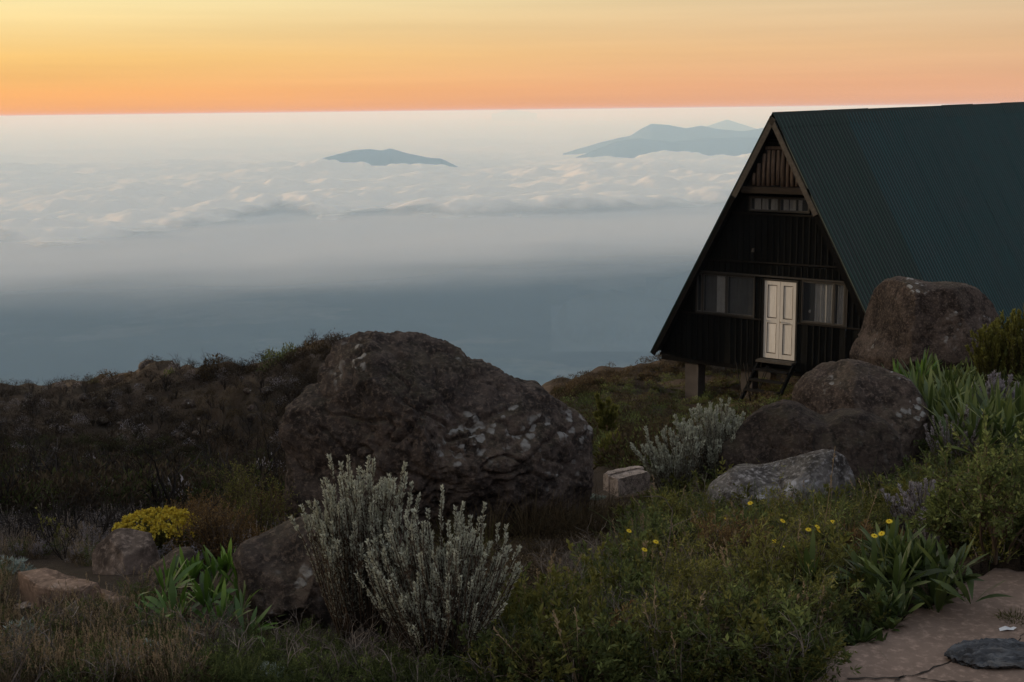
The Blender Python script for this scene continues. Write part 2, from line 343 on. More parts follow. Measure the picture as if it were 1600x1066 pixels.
def ground_z(x, y, rough=True):
    x = np.atleast_1d(np.asarray(x, float)); y = np.atleast_1d(np.asarray(y, float))
    R = np.hypot(x, y) + 1e-6; A = np.arctan2(x, y); Ac = np.clip(A, -A_LIM, A_LIM); Rc = np.clip(R, 3.42, 62)
    X = np.stack([Ac * 3.2, np.log(Rc)], 1); t = np.zeros(len(x))
    for i in range(0, len(x), 40000):
        D = np.linalg.norm(X[i:i + 40000, None] - _X[None], axis=2)
        t[i:i + 40000] = _phi(D) @ _W[:_n] + _W[_n] + X[i:i + 40000] @ _W[_n + 1:]
    z = t * Rc
    z = np.where(R < 3.42, -1.6 + (z + 1.6) * (R / 3.42), z)
    edge_r = np.interp(A, [-.42, -.33, -.245, -.18, -.13, -.06, 0, .05, .12, .3, .5], [62, 58, 42, 39, 38, 42, 44, 44, 46, 48, 48])
    far = np.maximum(R - edge_r, 0); zb = t * np.minimum(R, edge_r) if False else z
    z = z - .52 * np.maximum(R - edge_r, 0) 
    # to the sides and behind, the mountain rises instead of falling
    w = sstep(A_LIM, A_LIM + 1.0, np.abs(A)); up = -1.6 + np.minimum(.08 * np.maximum(R - 3, 0), 5)
    z = z * (1 - w) + np.where(R < 70, up, up - .5 * (R - 70)) * w
    # unseen hill added at left, shaped to keep the low sun off the slope
    bx, by = (R * np.sin(A - SUN_AZ)), (R * np.cos(A - SUN_AZ))
    z = z + (SUN_BLOCK_Z - z) * np.exp(-(bx / 34) ** 4) * np.exp(-((by - 62) / 15) ** 2)
    z = np.maximum(z, PLAIN_Z - 40)
    if rough:
        k = np.clip(R / 12, .25, 6)
        z = z + .11 * k * fbm(xy(x, y) / 1.3, 3) * np.clip(R / 4, 0, 1) + np.where(R > 16, .35 * fbm(xy(x, y) / 5., 4, 'b') * sstep(16, 30, R), 0)
        # erosion gullies on the dark hillside left of the boulder
        ip = inpoly(x, y, [tuple(q[:2]) for q in _pw]); z = np.where(ip, np.minimum(z, PATHZ - .07), z)
        g = np.exp(-((A - az_of(370)) / .05) ** 2) * sstep(22, 28, R) * (1 - sstep(34, 39, R))
        z = z + g * 1.1 * fbm(np.stack([A * 55 + R * .25, R * .05, 0 * R], 1), 3, 'r')
    return z
SUN_BLOCK_Z = 4.6  # crest height of the added hill that blocks the sun
PATHZ = -1.56
_pp = [(1215, 1110), (1282, 1030), (1300, 1014), (1340, 1003), (1372, 982), (1400, 966), (1452, 944), (1490, 920), (1524, 897), (1556, 884), (1600, 886), (1720, 900), (1900, 1000), (1900, 1150), (1300, 1150)]
_pw = np.array([ray(*q) * (PATHZ / ray(*q)[2]) for q in _pp])
def _rr():
    return np.concatenate([np.linspace(.01, 2.6, 8), np.geomspace(2.8, 70, 330), np.geomspace(72, 3600, 50)])
def inpoly(x, y, poly):
    c = np.zeros(len(x), bool); n = len(poly)
    for i in range(n):
        (ax, ay), (bx, by) = poly[i], poly[(i + 1) % n]; m_ = ((ay > y) != (by > y)); c ^= m_ & (x < (bx - ax) * (y - ay) / (by - ay + 1e-12) + ax)
    return c
V, Q = polar(az_list(26, .16, 180, 3), _rr(), lambda A, R, x, y: ground_z(x, y))
m, t, out = new_mat('mountain_soil'); co = objco(t)
n1 = tn(t, co, .35, 6, .6); n2 = tn(t, co, 5, 6, .65); n3 = tn(t, co, 40, 4, .7)
c = tr(t, n1, [(.35, (.035, .024, .017)), (.5, (.055, .035, .026)), (.65, (.075, .05, .033))])
c = tm(t, tmath(t, 'MULTIPLY', n2, .8), c, (.03, .026, .016)); c = tm(t, tr(t, n3, [(.60, 0), (.72, .5)]), c, (.14, .10, .075))
bsdf(t, out, c, .95, .15, tmath(t, 'ADD', n3, n2), .9, .03); M_SOIL = m
tag(obj('mountainside', mesh('mountainside', V, Q, smooth=True), M_SOIL), kind='structure')

_gr = np.geomspace(2.6, 75, 700)
def ground_at(px, py):
    """the point of the ground that the photograph shows at a pixel (the first one along the line of sight)"""
    r = ray(px, py); P = r[None] * _gr[:, None]; z = ground_z(P[:, 0], P[:, 1]); b = P[:, 2] < z
    i = int(np.argmax(b)) if b.any() else len(_gr) - 1
    return np.array([P[i, 0], P[i, 1], z[i]])
def ground_many(px, py):
    V = np.stack([(px - 800) / F, -(py - 533) / F, -np.ones_like(px)], 1) @ CAMR.T; V /= np.hypot(V[:, 0], V[:, 1])[:, None]
    g = np.geomspace(2.9, 68, 170); P = V[:, None] * g[None, :, None]; z = GZ(P[..., 0].ravel(), P[..., 1].ravel()).reshape(P.shape[:2])
    b = P[..., 2] < z; i = np.argmax(b, 1); ok = b.any(1); Q = P[np.arange(len(px)), i]; Q[:, 2] = z[np.arange(len(px)), i]
    return Q[ok]
# fast lookup of the ground height from a polar table
_TA = np.linspace(-.62, .62, 420); _TR = np.linspace(log(2.3), log(75), 420)
_TZ = ground_z(*[q.ravel() for q in (lambda a, r: (np.exp(r) * np.sin(a), np.exp(r) * np.cos(a)))(*np.meshgrid(_TA, _TR))]).reshape(420, 420)
def GZ(x, y):
    a = (np.arctan2(x, y) + .62) / 1.24 * 419; r = (np.log(np.hypot(x, y) + 1e-6) - log(2.3)) / (log(75) - log(2.3)) * 419
    a = np.clip(a, 0, 418.99); r = np.clip(r, 0, 418.99); i = a.astype(int); j = r.astype(int); fa = a - i; fr = r - j
    return (_TZ[j, i] * (1 - fa) + _TZ[j, i + 1] * fa) * (1 - fr) + (_TZ[j + 1, i] * (1 - fa) + _TZ[j + 1, i + 1] * fa) * fr
# ------------------------------------------------------------------ the A-frame hut
ANG = rad(38); HU = np.array([cos(ANG), -sin(ANG), 0]); HN = np.array([sin(ANG), cos(ANG), 0])   # along the gable (right, nearer), into the hut
HD = at(1219, 441, 33.2); HD = np.array([HD[0], HD[1], 0])
def hp(px, py, off=0.0):
    """pixel -> (s, z) in the plane of the gable, off metres behind its front edge"""
    r = ray(px, py); O = HD + HN * off; k = (O @ HN) / (r @ HN); p = r * k; return (p - O) @ HU, p[2]
hut = empty('frame_hut', (HD[0], HD[1], -6.4), -ANG)
tag(hut, 'dark wooden A-frame hut on stilts with a green corrugated roof and pale double door', 'hut')
ZB = -6.4          # root height; part coordinates are relative to it
def H(name, mb, mat, parent=hut, smooth=False):
    me = mb.mesh(name, smooth); o = obj(name, me, mat, parent); return o
APX, APZ = -.33, hp(1208, 181)[1] - ZB
LX, LZ = hp(1018, 552)[0], hp(1018, 552)[1] - ZB
HALF = APX - LX; SL = HALF / (APZ - LZ)           # half width per metre of drop
LEN = 24.0; WY = .32                              # length of the hut, setback of the wall
def wood(name, c0, c1, rough=.85, sc=(14, 14, 1.2), sp=.25):
    m, t, out = new_mat(name); mp_ = t.nodes.new('ShaderNodeMapping'); lk(t, objco(t), mp_.inputs[0]); mp_.inputs['Scale'].default_value = sc
    n = tn(t, mp_.outputs[0], 2.2, 6, .7); i_ = t.nodes.new('ShaderNodeObjectInfo').outputs['Random']
    c = tr(t, n, [(.3, c0), (.72, c1)]); c = tm(t, tmath(t, 'MULTIPLY', i_, .45), c, tuple(x * .4 for x in c0)); bsdf(t, out, c, rough, sp, n, .6, .006); return m
M_WALL = wood('tarred_timber', (.0045, .0045, .004), (.013, .0125, .011), sp=.06); M_BATTEN = wood('weathered_batten', (.010, .0085, .007), (.024, .020, .016), sc=(1.2, 14, 14), sp=.06)
M_LOG = wood('brown_log', (.05, .034, .024), (.30, .21, .15)); M_BARGE = wood('grey_bargeboard', (.036, .030, .024), (.095, .08, .063), sc=(6, 6, 6))
M_PFR = wood('grey_pane_frame', (.05, .047, .042), (.12, .112, .10))
M_LINT = wood('brown_lintel', (.016, .012, .009), (.036, .027, .02), sc=(1.2, 8, 8), sp=.06)
M_DOOR = wood('worn_white_door_paint', (.62, .57, .50), (.80, .76, .70), .5, (8, 8, 1.5)); M_DOORG = simple_mat('door_groove_shadow_line', (.16, .12, .09))
M_CONC = simple_mat('rough_concrete', (.085, .072, .062), .95, .2, .35, 4, .01); M_CURT = simple_mat('faded_curtain', (.80, .78, .74), .9, .1, .25, 5)
M_DARK = simple_mat('dark_interior', (.03, .026, .022)); M_FRAME = wood('dark_window_frame', (.02, .017, .013), (.05, .042, .034))
m, t, out = new_mat('window_glass'); b = bsdf(t, out, (.02, .024, .028), .08, .6); b.inputs['Alpha'].default_value = .34
b.inputs['Base Color'].default_value = (.05, .055, .06, 1); M_GLASS = m
def roof_mat(name, c0, c1):
    m, t, out = new_mat(name); co = objco(t); n = tn(t, co, 1.1, 6, .65); n2 = tn(t, co, 9, 4, .6)
    i_ = t.nodes.new('ShaderNodeObjectInfo').outputs['Random']
    c = tr(t, n, [(.32, c0), (.7, c1)]); c = tm(t, tmath(t, 'MULTIPLY', i_, .12), c, tuple(x * .55 for x in c0))
    c = tm(t, tr(t, n2, [(.62, 0), (.74, .35)]), c, (.07, .06, .05)); c = tm(t, tr(t, attr(t), [(.25, .95), (.7, 0)]), c, (.004, .006, .006)); bsdf(t, out, c, tr(t, n, [(.3, .42), (.7, .62)]), .35); return m  # troughs coloured near-black to imitate the shade between the ribs
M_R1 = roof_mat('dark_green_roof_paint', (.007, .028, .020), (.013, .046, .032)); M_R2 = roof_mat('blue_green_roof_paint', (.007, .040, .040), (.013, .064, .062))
# roof: corrugated sheets, each its own part; ridge runs along +Y, very slightly up towards the back
RISE = .010
def sheet(side, y0, y1, mat):
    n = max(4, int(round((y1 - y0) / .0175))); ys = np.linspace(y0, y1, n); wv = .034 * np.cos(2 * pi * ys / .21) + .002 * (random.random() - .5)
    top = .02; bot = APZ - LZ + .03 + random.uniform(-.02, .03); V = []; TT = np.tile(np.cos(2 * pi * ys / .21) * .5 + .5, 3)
    for dz, lift in ((top, 0), (bot * .5, random.uniform(-.004, .004)), (bot, 0)):
        nx, nz = 1 / hypot(1, SL) , SL / hypot(1, SL)
        for yy, w_ in zip(ys, wv):
            V.append((APX + side * (SL * dz + nx * (w_ + lift + .02)), yy, APZ - dz + nz * (w_ + lift + .02) + RISE * yy))
    Q = [(k * n + j, k * n + j + 1, (k + 1) * n + j + 1, (k + 1) * n + j) for k in (0, 1) for j in range(n - 1)]
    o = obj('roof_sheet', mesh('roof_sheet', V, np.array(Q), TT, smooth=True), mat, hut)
    return o
random.seed(4); M_SOFF = simple_mat('dark_underside', (.007, .006, .005))  # even near-black colour for the boarding under the sheets
y = 0.0; YC = 3.9
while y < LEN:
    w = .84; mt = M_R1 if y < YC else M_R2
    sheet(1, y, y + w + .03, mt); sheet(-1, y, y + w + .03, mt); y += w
mb = MB()
for k in range(8):
    a, b_ = k * LEN / 8, (k + 1) * LEN / 8 + .03; dz = random.uniform(-.008, .008)
    for sd in (-1, 1):
        P = [(APX + sd * .19, a, APZ - .19 / SL + .05), (APX, a, APZ + .075), (APX, b_, APZ + .075), (APX + sd * .19, b_, APZ - .19 / SL + .05)]
        P = [(p[0], p[1], p[2] + RISE * p[1] + dz) for p in P]; mb.hexa(P + [(p[0], p[1], p[2] + .012) for p in P])
H('ridge_cap', mb, simple_mat('ridge_paint', (.008, .024, .02), .7, .2))
# dark boarding under the sheets, closes the roof
for sd in (-1, 1):
    mb = MB(); d1 = APZ - LZ - .06
    P = [(APX, .12, APZ - .10), (APX + sd * (SL * d1 - .06), .12, APZ - d1 - .02), (APX + sd * (SL * d1 - .06), LEN, APZ - d1 - .02 + RISE * LEN), (APX, LEN, APZ - .10 + RISE * LEN)]
    mb.hexa(P + [(p[0] + sd * .035, p[1], p[2] + .02) for p in P]); H('roof_underlay', mb, M_SOFF)
# bargeboards: pale upper lengths, dark lower ones
def barge(sd, d0, d1, mat, name='bargeboard', wid=.125, y0=-.035, y1=.0):
    mb = MB(); nx, nz = 1 / hypot(1, SL), SL / hypot(1, SL)
    def pt(d, in_): return (APX + sd * (SL * d - nx * in_), APZ - d - nz * in_)
    a, b_, c, d = pt(d0, 0), pt(d1, 0), pt(d1, wid), pt(d0, wid)
    mb.hexa([(q[0], y0, q[1]) for q in (a, b_, c, d)] + [(q[0], y1, q[1]) for q in (a, b_, c, d)]); return H(name, mb, mat)
dR = APZ - (hp(1285, 335)[1] - ZB); dL = APZ - (hp(1152, 305)[1] - ZB)
barge(1, .03, dR, M_BARGE); barge(-1, .03, dL, M_BARGE, wid=.14)
M_BLK = wood('blackened_bargeboard', (.004, .0038, .0035), (.010, .009, .008), sp=.03); barge(1, dR + .01, APZ - LZ, M_BLK, y0=-.02); barge(-1, dL + .01, APZ - LZ, M_BLK, y0=-.02)
# ---- gable wall
def W(px, py, off=WY): s_, z_ = hp(px, py, off); return s_, z_ - ZB
z_floor = W(1235, 577)[1] - .02; z_sill = W(1176, 497)[1]; z_head = W(1176, 433)[1]; z_mid = W(1220, 413)[1]; z_up = W(1220, 335)[1]
z_wb, z_wt = W(1220, 332)[1], W(1220, 308)[1]; z_bm0, z_bm1 = W(1220, 303)[1], W(1220, 291)[1]; z_log0, z_log1 = W(1220, 290)[1], W(1220, 235)[1]
dl, dr = W(1194, 500)[0], W(1243.5, 500)[0]; d_top = W(1219, 440)[1]; d_bot = W(1218, 561)[1]
w1, w2 = W(1088, 460)[0], W(1180, 460)[0]; w3, w4 = W(1252, 480)[0], min(W(1347, 480)[0], APX + SL * (APZ - z_head) - .22)
def lim(z): return SL * (APZ - z) - .10      # half width of the wall at height z
bw = W(1210, 360)[0] - W(1200.6, 360)[0]; rng = random.Random(5)
def boards(z0, z1, x0=-9, x1=9, mat=M_WALL, width=None, depth=.022):
    width = width or bw; x = APX - lim(z0)
    while x < APX + lim(z0):
        xa, xb = x + .004, x + width - .004; x += width
        if xb < x0 + .02 or xa > x1 - .02: continue
        xa, xb = max(xa, x0), min(xb, x1)
        ta = APZ - (abs(xa - APX) + .10) / SL; tb = APZ - (abs(xb - APX) + .10) / SL; ta, tb = min(ta, z1), min(tb, z1)
        if max(ta, tb) < z0 + .06: continue
        ta, tb = max(ta, z0 + .01), max(tb, z0 + .01); y0 = WY + rng.uniform(-.012, .006); dz = rng.uniform(-.015, .005)
        MBx = MB().hexa([(xa, y0, z0 + dz), (xb, y0 + rng.uniform(-.006, .006), z0 + dz), (xb, WY + depth, z0 + dz), (xa, WY + depth, z0 + dz), (xa, y0, ta), (xb, y0, tb), (xb, WY + depth, tb), (xa, WY + depth, ta)])
        H('board', MBx, mat)
        if rng.random() < .97:    # narrow cover strip over the joint
            xc = xb; tc_ = min(ta, tb) - .005
            H('cover_strip', MB().box(xc - .017, xc + .022, WY - .034, WY - .013, z0 - .005, tc_ - rng.uniform(0, .02)), M_WALL)
boards(z_floor - .02, z_sill - .03, x1=dl - .05); boards(z_floor - .02, z_sill - .03, x0=dr + .05)
boards(z_sill, z_head + .04, x1=w1 - .03); boards(z_sill, z_head + .04, x0=w2 + .03, x1=dl - .05); boards(z_sill, z_head + .04, x0=dr + .05, x1=w3 - .03); boards(z_sill, z_head + .04, x0=w4 + .03)
boards(z_head + .07, z_mid - .03); boards(z_mid + .03, z_up - .03)
def batten(z, x0, x1, mat=M_BATTEN, h=.05, y0=None, y1=None, tilt=0, name='batten'):
    y0 = WY - .06 if y0 is None else y0; y1 = WY - .005 if y1 is None else y1
    mb = MB().hexa([(x0, y0, z - h / 2), (x1, y0, z - h / 2 + tilt), (x1, y1, z - h / 2 + tilt), (x0, y1, z - h / 2), (x0, y0, z + h / 2), (x1, y0, z + h / 2 + tilt), (x1, y1, z + h / 2 + tilt), (x0, y1, z + h / 2)])
    return H(name, mb, mat)
batten(z_sill - .015, APX - lim(z_sill), dl - .05, h=.04); batten(z_sill - .015, dr + .05, APX + lim(z_sill), h=.04)
batten(z_head + .055, APX - lim(z_head), APX + lim(z_head + .05), M_FRAME, .04)
batten(z_mid, APX - lim(z_mid) - .02, APX + lim(z_mid), h=.035, tilt=.03); batten(z_up - .01, APX - lim(z_up), APX + lim(z_up), h=.05)
batten((z_bm0 + z_bm1) / 2, APX - lim(z_bm0) + .12, APX + lim(z_bm0) - .02, M_LINT, abs(z_bm1 - z_bm0) * .8, WY - .30, WY - .01, name='lintel_beam')
batten(z_floor - .075, APX - lim(z_floor) + .08, APX + lim(z_floor) - .08, M_BLK, .13, WY - .02, WY + .18, name='floor_beam')
# logs and boards of the gable peak
x = APX - lim(z_log0) + .10; lw = .135
while x < APX + lim(z_log0) - .10:
    tz = min(z_log1, APZ - (abs(x - APX) + .17) / SL)
    if tz > z_log0 + .08:
        r_ = rng.uniform(.047, .06); z0 = z_log0 + rng.uniform(-.03, .015); k = rng.uniform(-.012, .012)
        H('log', MB().tube([(x, WY - .03, z0), (x + k, WY - .04, (z0 + tz) / 2), (x + rng.uniform(-.01, .01), WY - .03, tz)], [r_, r_ * .95, r_ * .85], 8), M_LOG, smooth=True)
    x += lw
z = z_log1 + .02
while lim(z + .07) > .04:
    H('slat', MB().box(APX - lim(z + .07) , APX + lim(z + .07), WY - .03, WY - .005, z, z + .075), M_LOG if z < z_log1 + .1 else M_WALL); z += .085
H('wall_backing', MB().add([(APX - lim(z_floor), WY + .06, z_up), (APX + lim(z_floor), WY + .06, z_up), (APX, WY + .06, APZ - .2)], [(0, 1, 2)]) if False else
  MB().hexa([(APX - lim(z_wt + .05), WY + .05, z_wt + .05), (APX + lim(z_wt + .05), WY + .05, z_wt + .05), (APX + lim(z_wt + .05), WY + .08, z_wt + .05), (APX - lim(z_wt + .05), WY + .08, z_wt + .05),
             (APX - .02, WY + .05, APZ - .22), (APX + .02, WY + .05, APZ - .22), (APX + .02, WY + .08, APZ - .22), (APX - .02, WY + .08, APZ - .22)]), M_DARK)
# windows
def window(x0, x1, z0, z1, splits, name='window', fm=M_FRAME):
    wdw = H(name, frame_mb(x0, x1, z0, z1, .035, WY - .03, WY + .04), fm)
    xs = [x0 + .035] + [q for sp in splits for q in (sp - .025, sp + .025)] + [x1 - .035]
    for sp in splits: H('mullion', MB().box(sp - .025, sp + .025, WY - .025, WY + .035, z0 + .036, z1 - .036), fm, wdw)
    for k in range(0, len(xs), 2):
        H('pane_frame', frame_mb(xs[k] + .001, xs[k + 1] - .001, z0 + .037, z1 - .037, .022, WY - .012, WY + .003), M_PFR, wdw)
        H('pane', MB().box(xs[k] + .003, xs[k + 1] - .003, WY + .004, WY + .008, z0 + .038, z1 - .038), M_GLASS, wdw)
    return wdw, xs
def frame_mb(x0, x1, z0, z1, w, y0, y1):
    mb = MB(); mb.box(x0, x1, y0, y1, z0, z0 + w); mb.box(x0, x1, y0, y1, z1 - w, z1); mb.box(x0, x0 + w, y0, y1, z0 + w + .001, z1 - w - .001); mb.box(x1 - w, x1, y0, y1, z0 + w + .001, z1 - w - .001); return mb
def curtain(par, x0, x1, z0, z1, mat=M_CURT, yy=None):
    n = max(6, int((x1 - x0) / .018)); yy = WY + .06 if yy is None else yy; V = []
    for j in range(n + 1):
        x = x0 + (x1 - x0) * j / n; f = .02 * sin(x * 62 + sin(x * 21) * 2) + .01 * sin(x * 140)
        V += [(x, yy + f, z0), (x + .004 * sin(x * 90), yy + f * .8, z1)]
    o = obj('curtain', mesh('curtain', V, np.array([(2 * j, 2 * j + 2, 2 * j + 3, 2 * j + 1) for j in range(n)]), smooth=True), mat, par); return o
X = lambda px, py=470: W(px, py)[0]
wd, _ = window(w1, w2, z_sill + .01, z_head + .02, [X(1098), X(1135.5)])
curtain(wd, X(1118), X(1133), z_sill + .05, z_head)
m_d = simple_mat('reflection_grey_blind', (.20, .195, .18), .9, .1, .3, 3); curtain(wd, X(1139), X(1174), z_sill + .05, z_head, m_d, WY + .09); curtain(wd, X(1099), X(1117), z_sill + .05, z_head, m_d, WY + .10)  # blind colour lightened to stand in for the grey reflection in the panes
wd, _ = window(w3, w4, z_sill + .01, z_head + .02, [X(1303, 480), w4 - .07])
curtain(wd, X(1272, 480), X(1300, 480), z_sill + .05, z_head); curtain(wd, X(1307, 480), w4 - .1, z_sill + .05, z_head)
H('lamp_bulb', MB().tube([(X(1264, 487), WY + .05, W(1264, 487)[1] - .04), (X(1264, 487), WY + .05, W(1264, 487)[1]), (X(1264, 487), WY + .05, W(1264, 487)[1] + .04)], [.02, .035, .02], 8), M_DOOR, wd)
wd, _ = window(W(1171, 320)[0], W(1266, 320)[0], z_wb, z_wt, [W(1218, 320)[0]])
for p0, p1 in ((1177, 1188), (1190, 1199), (1203, 1214), (1223, 1231), (1233, 1243), (1246, 1252)): curtain(wd, W(p0, 320)[0], W(p1, 320)[0], z_wb + .03, z_wt - .03)
boards(z_up + .02, z_wt, x1=W(1171, 320)[0] - .03); boards(z_up + .02, z_wt, x0=W(1266, 320)[0] + .03)
H('room_back_wall', MB().box(APX - 1.5, APX + 1.5, 4.2, 4.25, z_floor, z_mid), M_DARK)
H('floor', MB().box(APX - lim(z_floor) + .1, APX + lim(z_floor) - .1, WY + .2, LEN - .2, z_floor - .12, z_floor - .04), M_DARK)
# double door, each leaf with two framed panels
H('door_frame', MB().box(dl - .045, dl, WY - .03, WY + .06, d_bot, d_top + .05).box(dr, dr + .045, WY - .03, WY + .06, d_bot, d_top + .05).box(dl + .001, dr - .001, WY - .03, WY + .06, d_top + .006, d_top + .05), M_FRAME)
mid_ = (dl + dr) / 2
def leaf(x0, x1):
    st_ = .085; lock = d_bot + (d_top - d_bot) * .49
    lf = H('door_leaf', MB().box(x0, x1, WY + .012, WY + .03, d_bot, d_top), M_DOOR)
    mb = MB()
    mb.box(x0, x0 + st_, WY - .018, WY + .011, d_bot, d_top).box(x1 - st_, x1, WY - .018, WY + .011, d_bot, d_top)
    for za, zb in ((d_bot, d_bot + .12), (lock - .06, lock + .06), (d_top - .1, d_top)): mb.box(x0 + st_ + .001, x1 - st_ - .001, WY - .017, WY + .011, za, zb)
    H('stile', mb, M_DOOR, lf)
    for za, zb in ((d_bot + .12, lock - .06), (lock + .06, d_top - .1)):
        H('panel', MB().box(x0 + st_ + .022, x1 - st_ - .022, WY - .006, WY + .0115, za + .03, zb - .03), M_DOOR, lf)
        mbg = frame_mb(x0 + st_ + .002, x1 - st_ - .002, za + .002, zb - .002, .018, WY + .008, WY + .0118); H('groove_shadow', mbg, M_DOORG, lf)  # dark strip round the panel, the groove's shade put into its colour
    return lf
leaf(dl + .003, mid_ - .004); lf = leaf(mid_ + .004, dr - .003)
H('door_knob', MB().tube([(mid_ + .035, WY - .018, d_bot + .98), (mid_ + .035, WY - .05, d_bot + .98), (mid_ + .035, WY - .065, d_bot + .98)], [.008, .018, .012], 8), simple_mat('brass', (.35, .28, .15), .4), lf)
s_, z_ = W(1178, 391, WY - .05); H('wall_lamp', MB().tube([(s_, WY - .02, z_ + .04), (s_, WY - .09, z_ + .03), (s_, WY - .1, z_ - .05)], [.02, .035, .045], 8), M_BARGE)
# stilts and steps
zg = lambda s_, y_: float(ground_z(*(HD + HU * s_ + HN * y_)[:2])[0]) - ZB
def pillar(s_, y_, w_=.40):
    g = zg(s_, y_) - .5; H('stilt', MB().box(s_ - w_ / 2, s_ + w_ / 2, y_ - w_ / 2, y_ + w_ / 2, g, z_floor - .14, .012, rng), M_CONC)
ps = W(1086, 580, .6)[0]
for yy in (.62, 5, 9.5): pillar(ps, yy)
for yy in (.75, 5, 9.5): pillar(W(1170, 580, .7)[0], yy, .34); pillar(APX + 1.9, yy, .34)
sx0, sx1 = W(1180, 585)[0], W(1236, 585)[0]
st = H('step', MB().box(dl - .06, dr + .06, WY - .32, WY - .035, d_bot - .075, d_bot - .02), M_BARGE)
for k in range(1, 4): H('step', MB().box(dl, dr + .02, WY - .30 - .27 * k, WY - .04 - .27 * k, d_bot - .05 - .22 * k, d_bot - .012 - .22 * k, .008, rng), M_BATTEN)
for xx in (dl - .04, dr + .05): H('stringer', MB().hexa([(xx - .025, -.95, d_bot - 1.0), (xx + .025, -.95, d_bot - 1.0), (xx + .025, -.78, d_bot - 1.0), (xx - .025, -.78, d_bot - 1.0), (xx - .025, WY - .25, d_bot - .1), (xx + .025, WY - .25, d_bot - .1), (xx + .025, WY - .05, d_bot - .1), (xx - .025, WY - .05, d_bot - .1)]), M_WALL)
for k in range(5):
    a = rng.uniform(dl - .2, dr); H('brace', MB().tube([(a, -.5 - rng.random() * .3, d_bot - .95), (a + rng.uniform(-.5, .5), -.2, d_bot - .1)], .012, 5), M_BATTEN)
# back gable
H('back_wall', MB().hexa([(APX - lim(LZ + .1), LEN - .3, LZ + .1), (APX + lim(LZ + .1), LEN - .3, LZ + .1), (APX + lim(LZ + .1), LEN - .25, LZ + .1), (APX - lim(LZ + .1), LEN - .25, LZ + .1), (APX - .02, LEN - .3, APZ - .2), (APX + .02, LEN - .3, APZ - .2), (APX + .02, LEN - .25, APZ - .2), (APX - .02, LEN - .25, APZ - .2)]), M_WALL)
# ------------------------------------------------------------------ boulders, slabs, bricks, paving
def rock_mat(name, c0, c1, c2, lichen=.5, lcol=(.30, .29, .27), lscale=3.2, bumpd=.03, moss=.3, tex=1.0, pits=.85):
    m, t, out = new_mat(name); co = objco(t)
    n1 = tn(t, co, 1.6 * tex, 7, .6); n2 = tn(t, co, 9 * tex, 6, .68); n3 = tn(t, co, 42 * tex, 5, .7); i_ = None
    c = tr(t, n1, [(.34, c0), (.5, c1), (.66, c2)])
    c = tm(t, tr(t, n2, [(.40, pits), (.56, 0)]), c, tuple(x * .42 for x in c0))
    c = tm(t, tr(t, n3, [(.50, 0), (.70, .6)]), c, tuple(min(1, x * 1.9) for x in c2))
    geo = t.nodes.new('ShaderNodeNewGeometry'); sn = t.nodes.new('ShaderNodeSeparateXYZ'); lk(t, geo.outputs['Normal'], sn.inputs[0])
    # moss and dirt film on upward faces
    mo = tmath(t, 'MULTIPLY', tr(t, sn.outputs[2], [(.35, 0), (.85, moss)]), tr(t, tn(t, co, 4.2 * tex, 5, .6), [(.42, 0), (.58, 1)]))
    c = tm(t, mo, c, (.045, .042, .018))
    # crusts of pale lichen: rounded voronoi discs in patches
    vo = t.nodes.new('ShaderNodeTexVoronoi'); vo.inputs['Scale'].default_value = 15 * tex
    ds = t.nodes.new('ShaderNodeVectorMath'); ds.operation = 'ADD'; nn = t.nodes.new('ShaderNodeTexNoise'); nn.inputs['Scale'].default_value = 14 * tex; nn.inputs['Detail'].default_value = 4
    lk(t, co, nn.inputs['Vector']); sc_ = t.nodes.new('ShaderNodeVectorMath'); sc_.operation = 'SCALE'; lk(t, nn.outputs['Color'], sc_.inputs[0]); sc_.inputs[3].default_value = .09 / tex
    lk(t, co, ds.inputs[0]); lk(t, sc_.outputs[0], ds.inputs[1]); lk(t, ds.outputs[0], vo.inputs['Vector'])
    disc = tr(t, vo.outputs['Distance'], [(.30, 1), (.42, 0)])
    patch = tr(t, tn(t, co, lscale, 4, .62), [(.60 - .1 * lichen, 0), (.66 - .1 * lichen, 1)])
    up = tr(t, sn.outputs[2], [(.1, .0), (.62, 1)])
    lf = tmath(t, 'MULTIPLY', tmath(t, 'MULTIPLY', disc, patch), tmath(t, 'MULTIPLY', up, min(1, lichen * 1.6)))
    c = tm(t, lf, c, lcol)
    h = tmath(t, 'ADD', tmath(t, 'MULTIPLY', n2, .8), tmath(t, 'MULTIPLY', n3, .35)); h = tmath(t, 'ADD', h, tmath(t, 'MULTIPLY', lf, .12))
    bsdf(t, out, c, .93, .18, h, 1.0, bumpd); return m
M_ROCK = rock_mat('brown_volcanic_rock', (.036, .029, .026), (.066, .051, .044), (.115, .086, .068), .66, (.23, .22, .205), lscale=2.0)
M_ROCKR = rock_mat('reddish_volcanic_rock', (.045, .034, .029), (.080, .059, .048), (.125, .093, .075), .6)
M_ROCKL = rock_mat('pale_brown_rock', (.085, .062, .05), (.135, .10, .08), (.19, .145, .118), .1, bumpd=.012, moss=.1)
M_ROCKG = rock_mat('lichen_grey_rock', (.07, .06, .055), (.15, .135, .125), (.28, .26, .25), .9, (.34, .33, .34), 2.2, .02)
M_ROCKD = rock_mat('dark_basalt', (.026, .020, .017), (.045, .033, .027), (.07, .052, .042), .15)  # low base tones, the darkest of these rocks
M_SLAB = rock_mat('sandy_red_slab', (.13, .085, .062), (.19, .125, .092), (.25, .17, .125), .12, bumpd=.008, moss=.1)

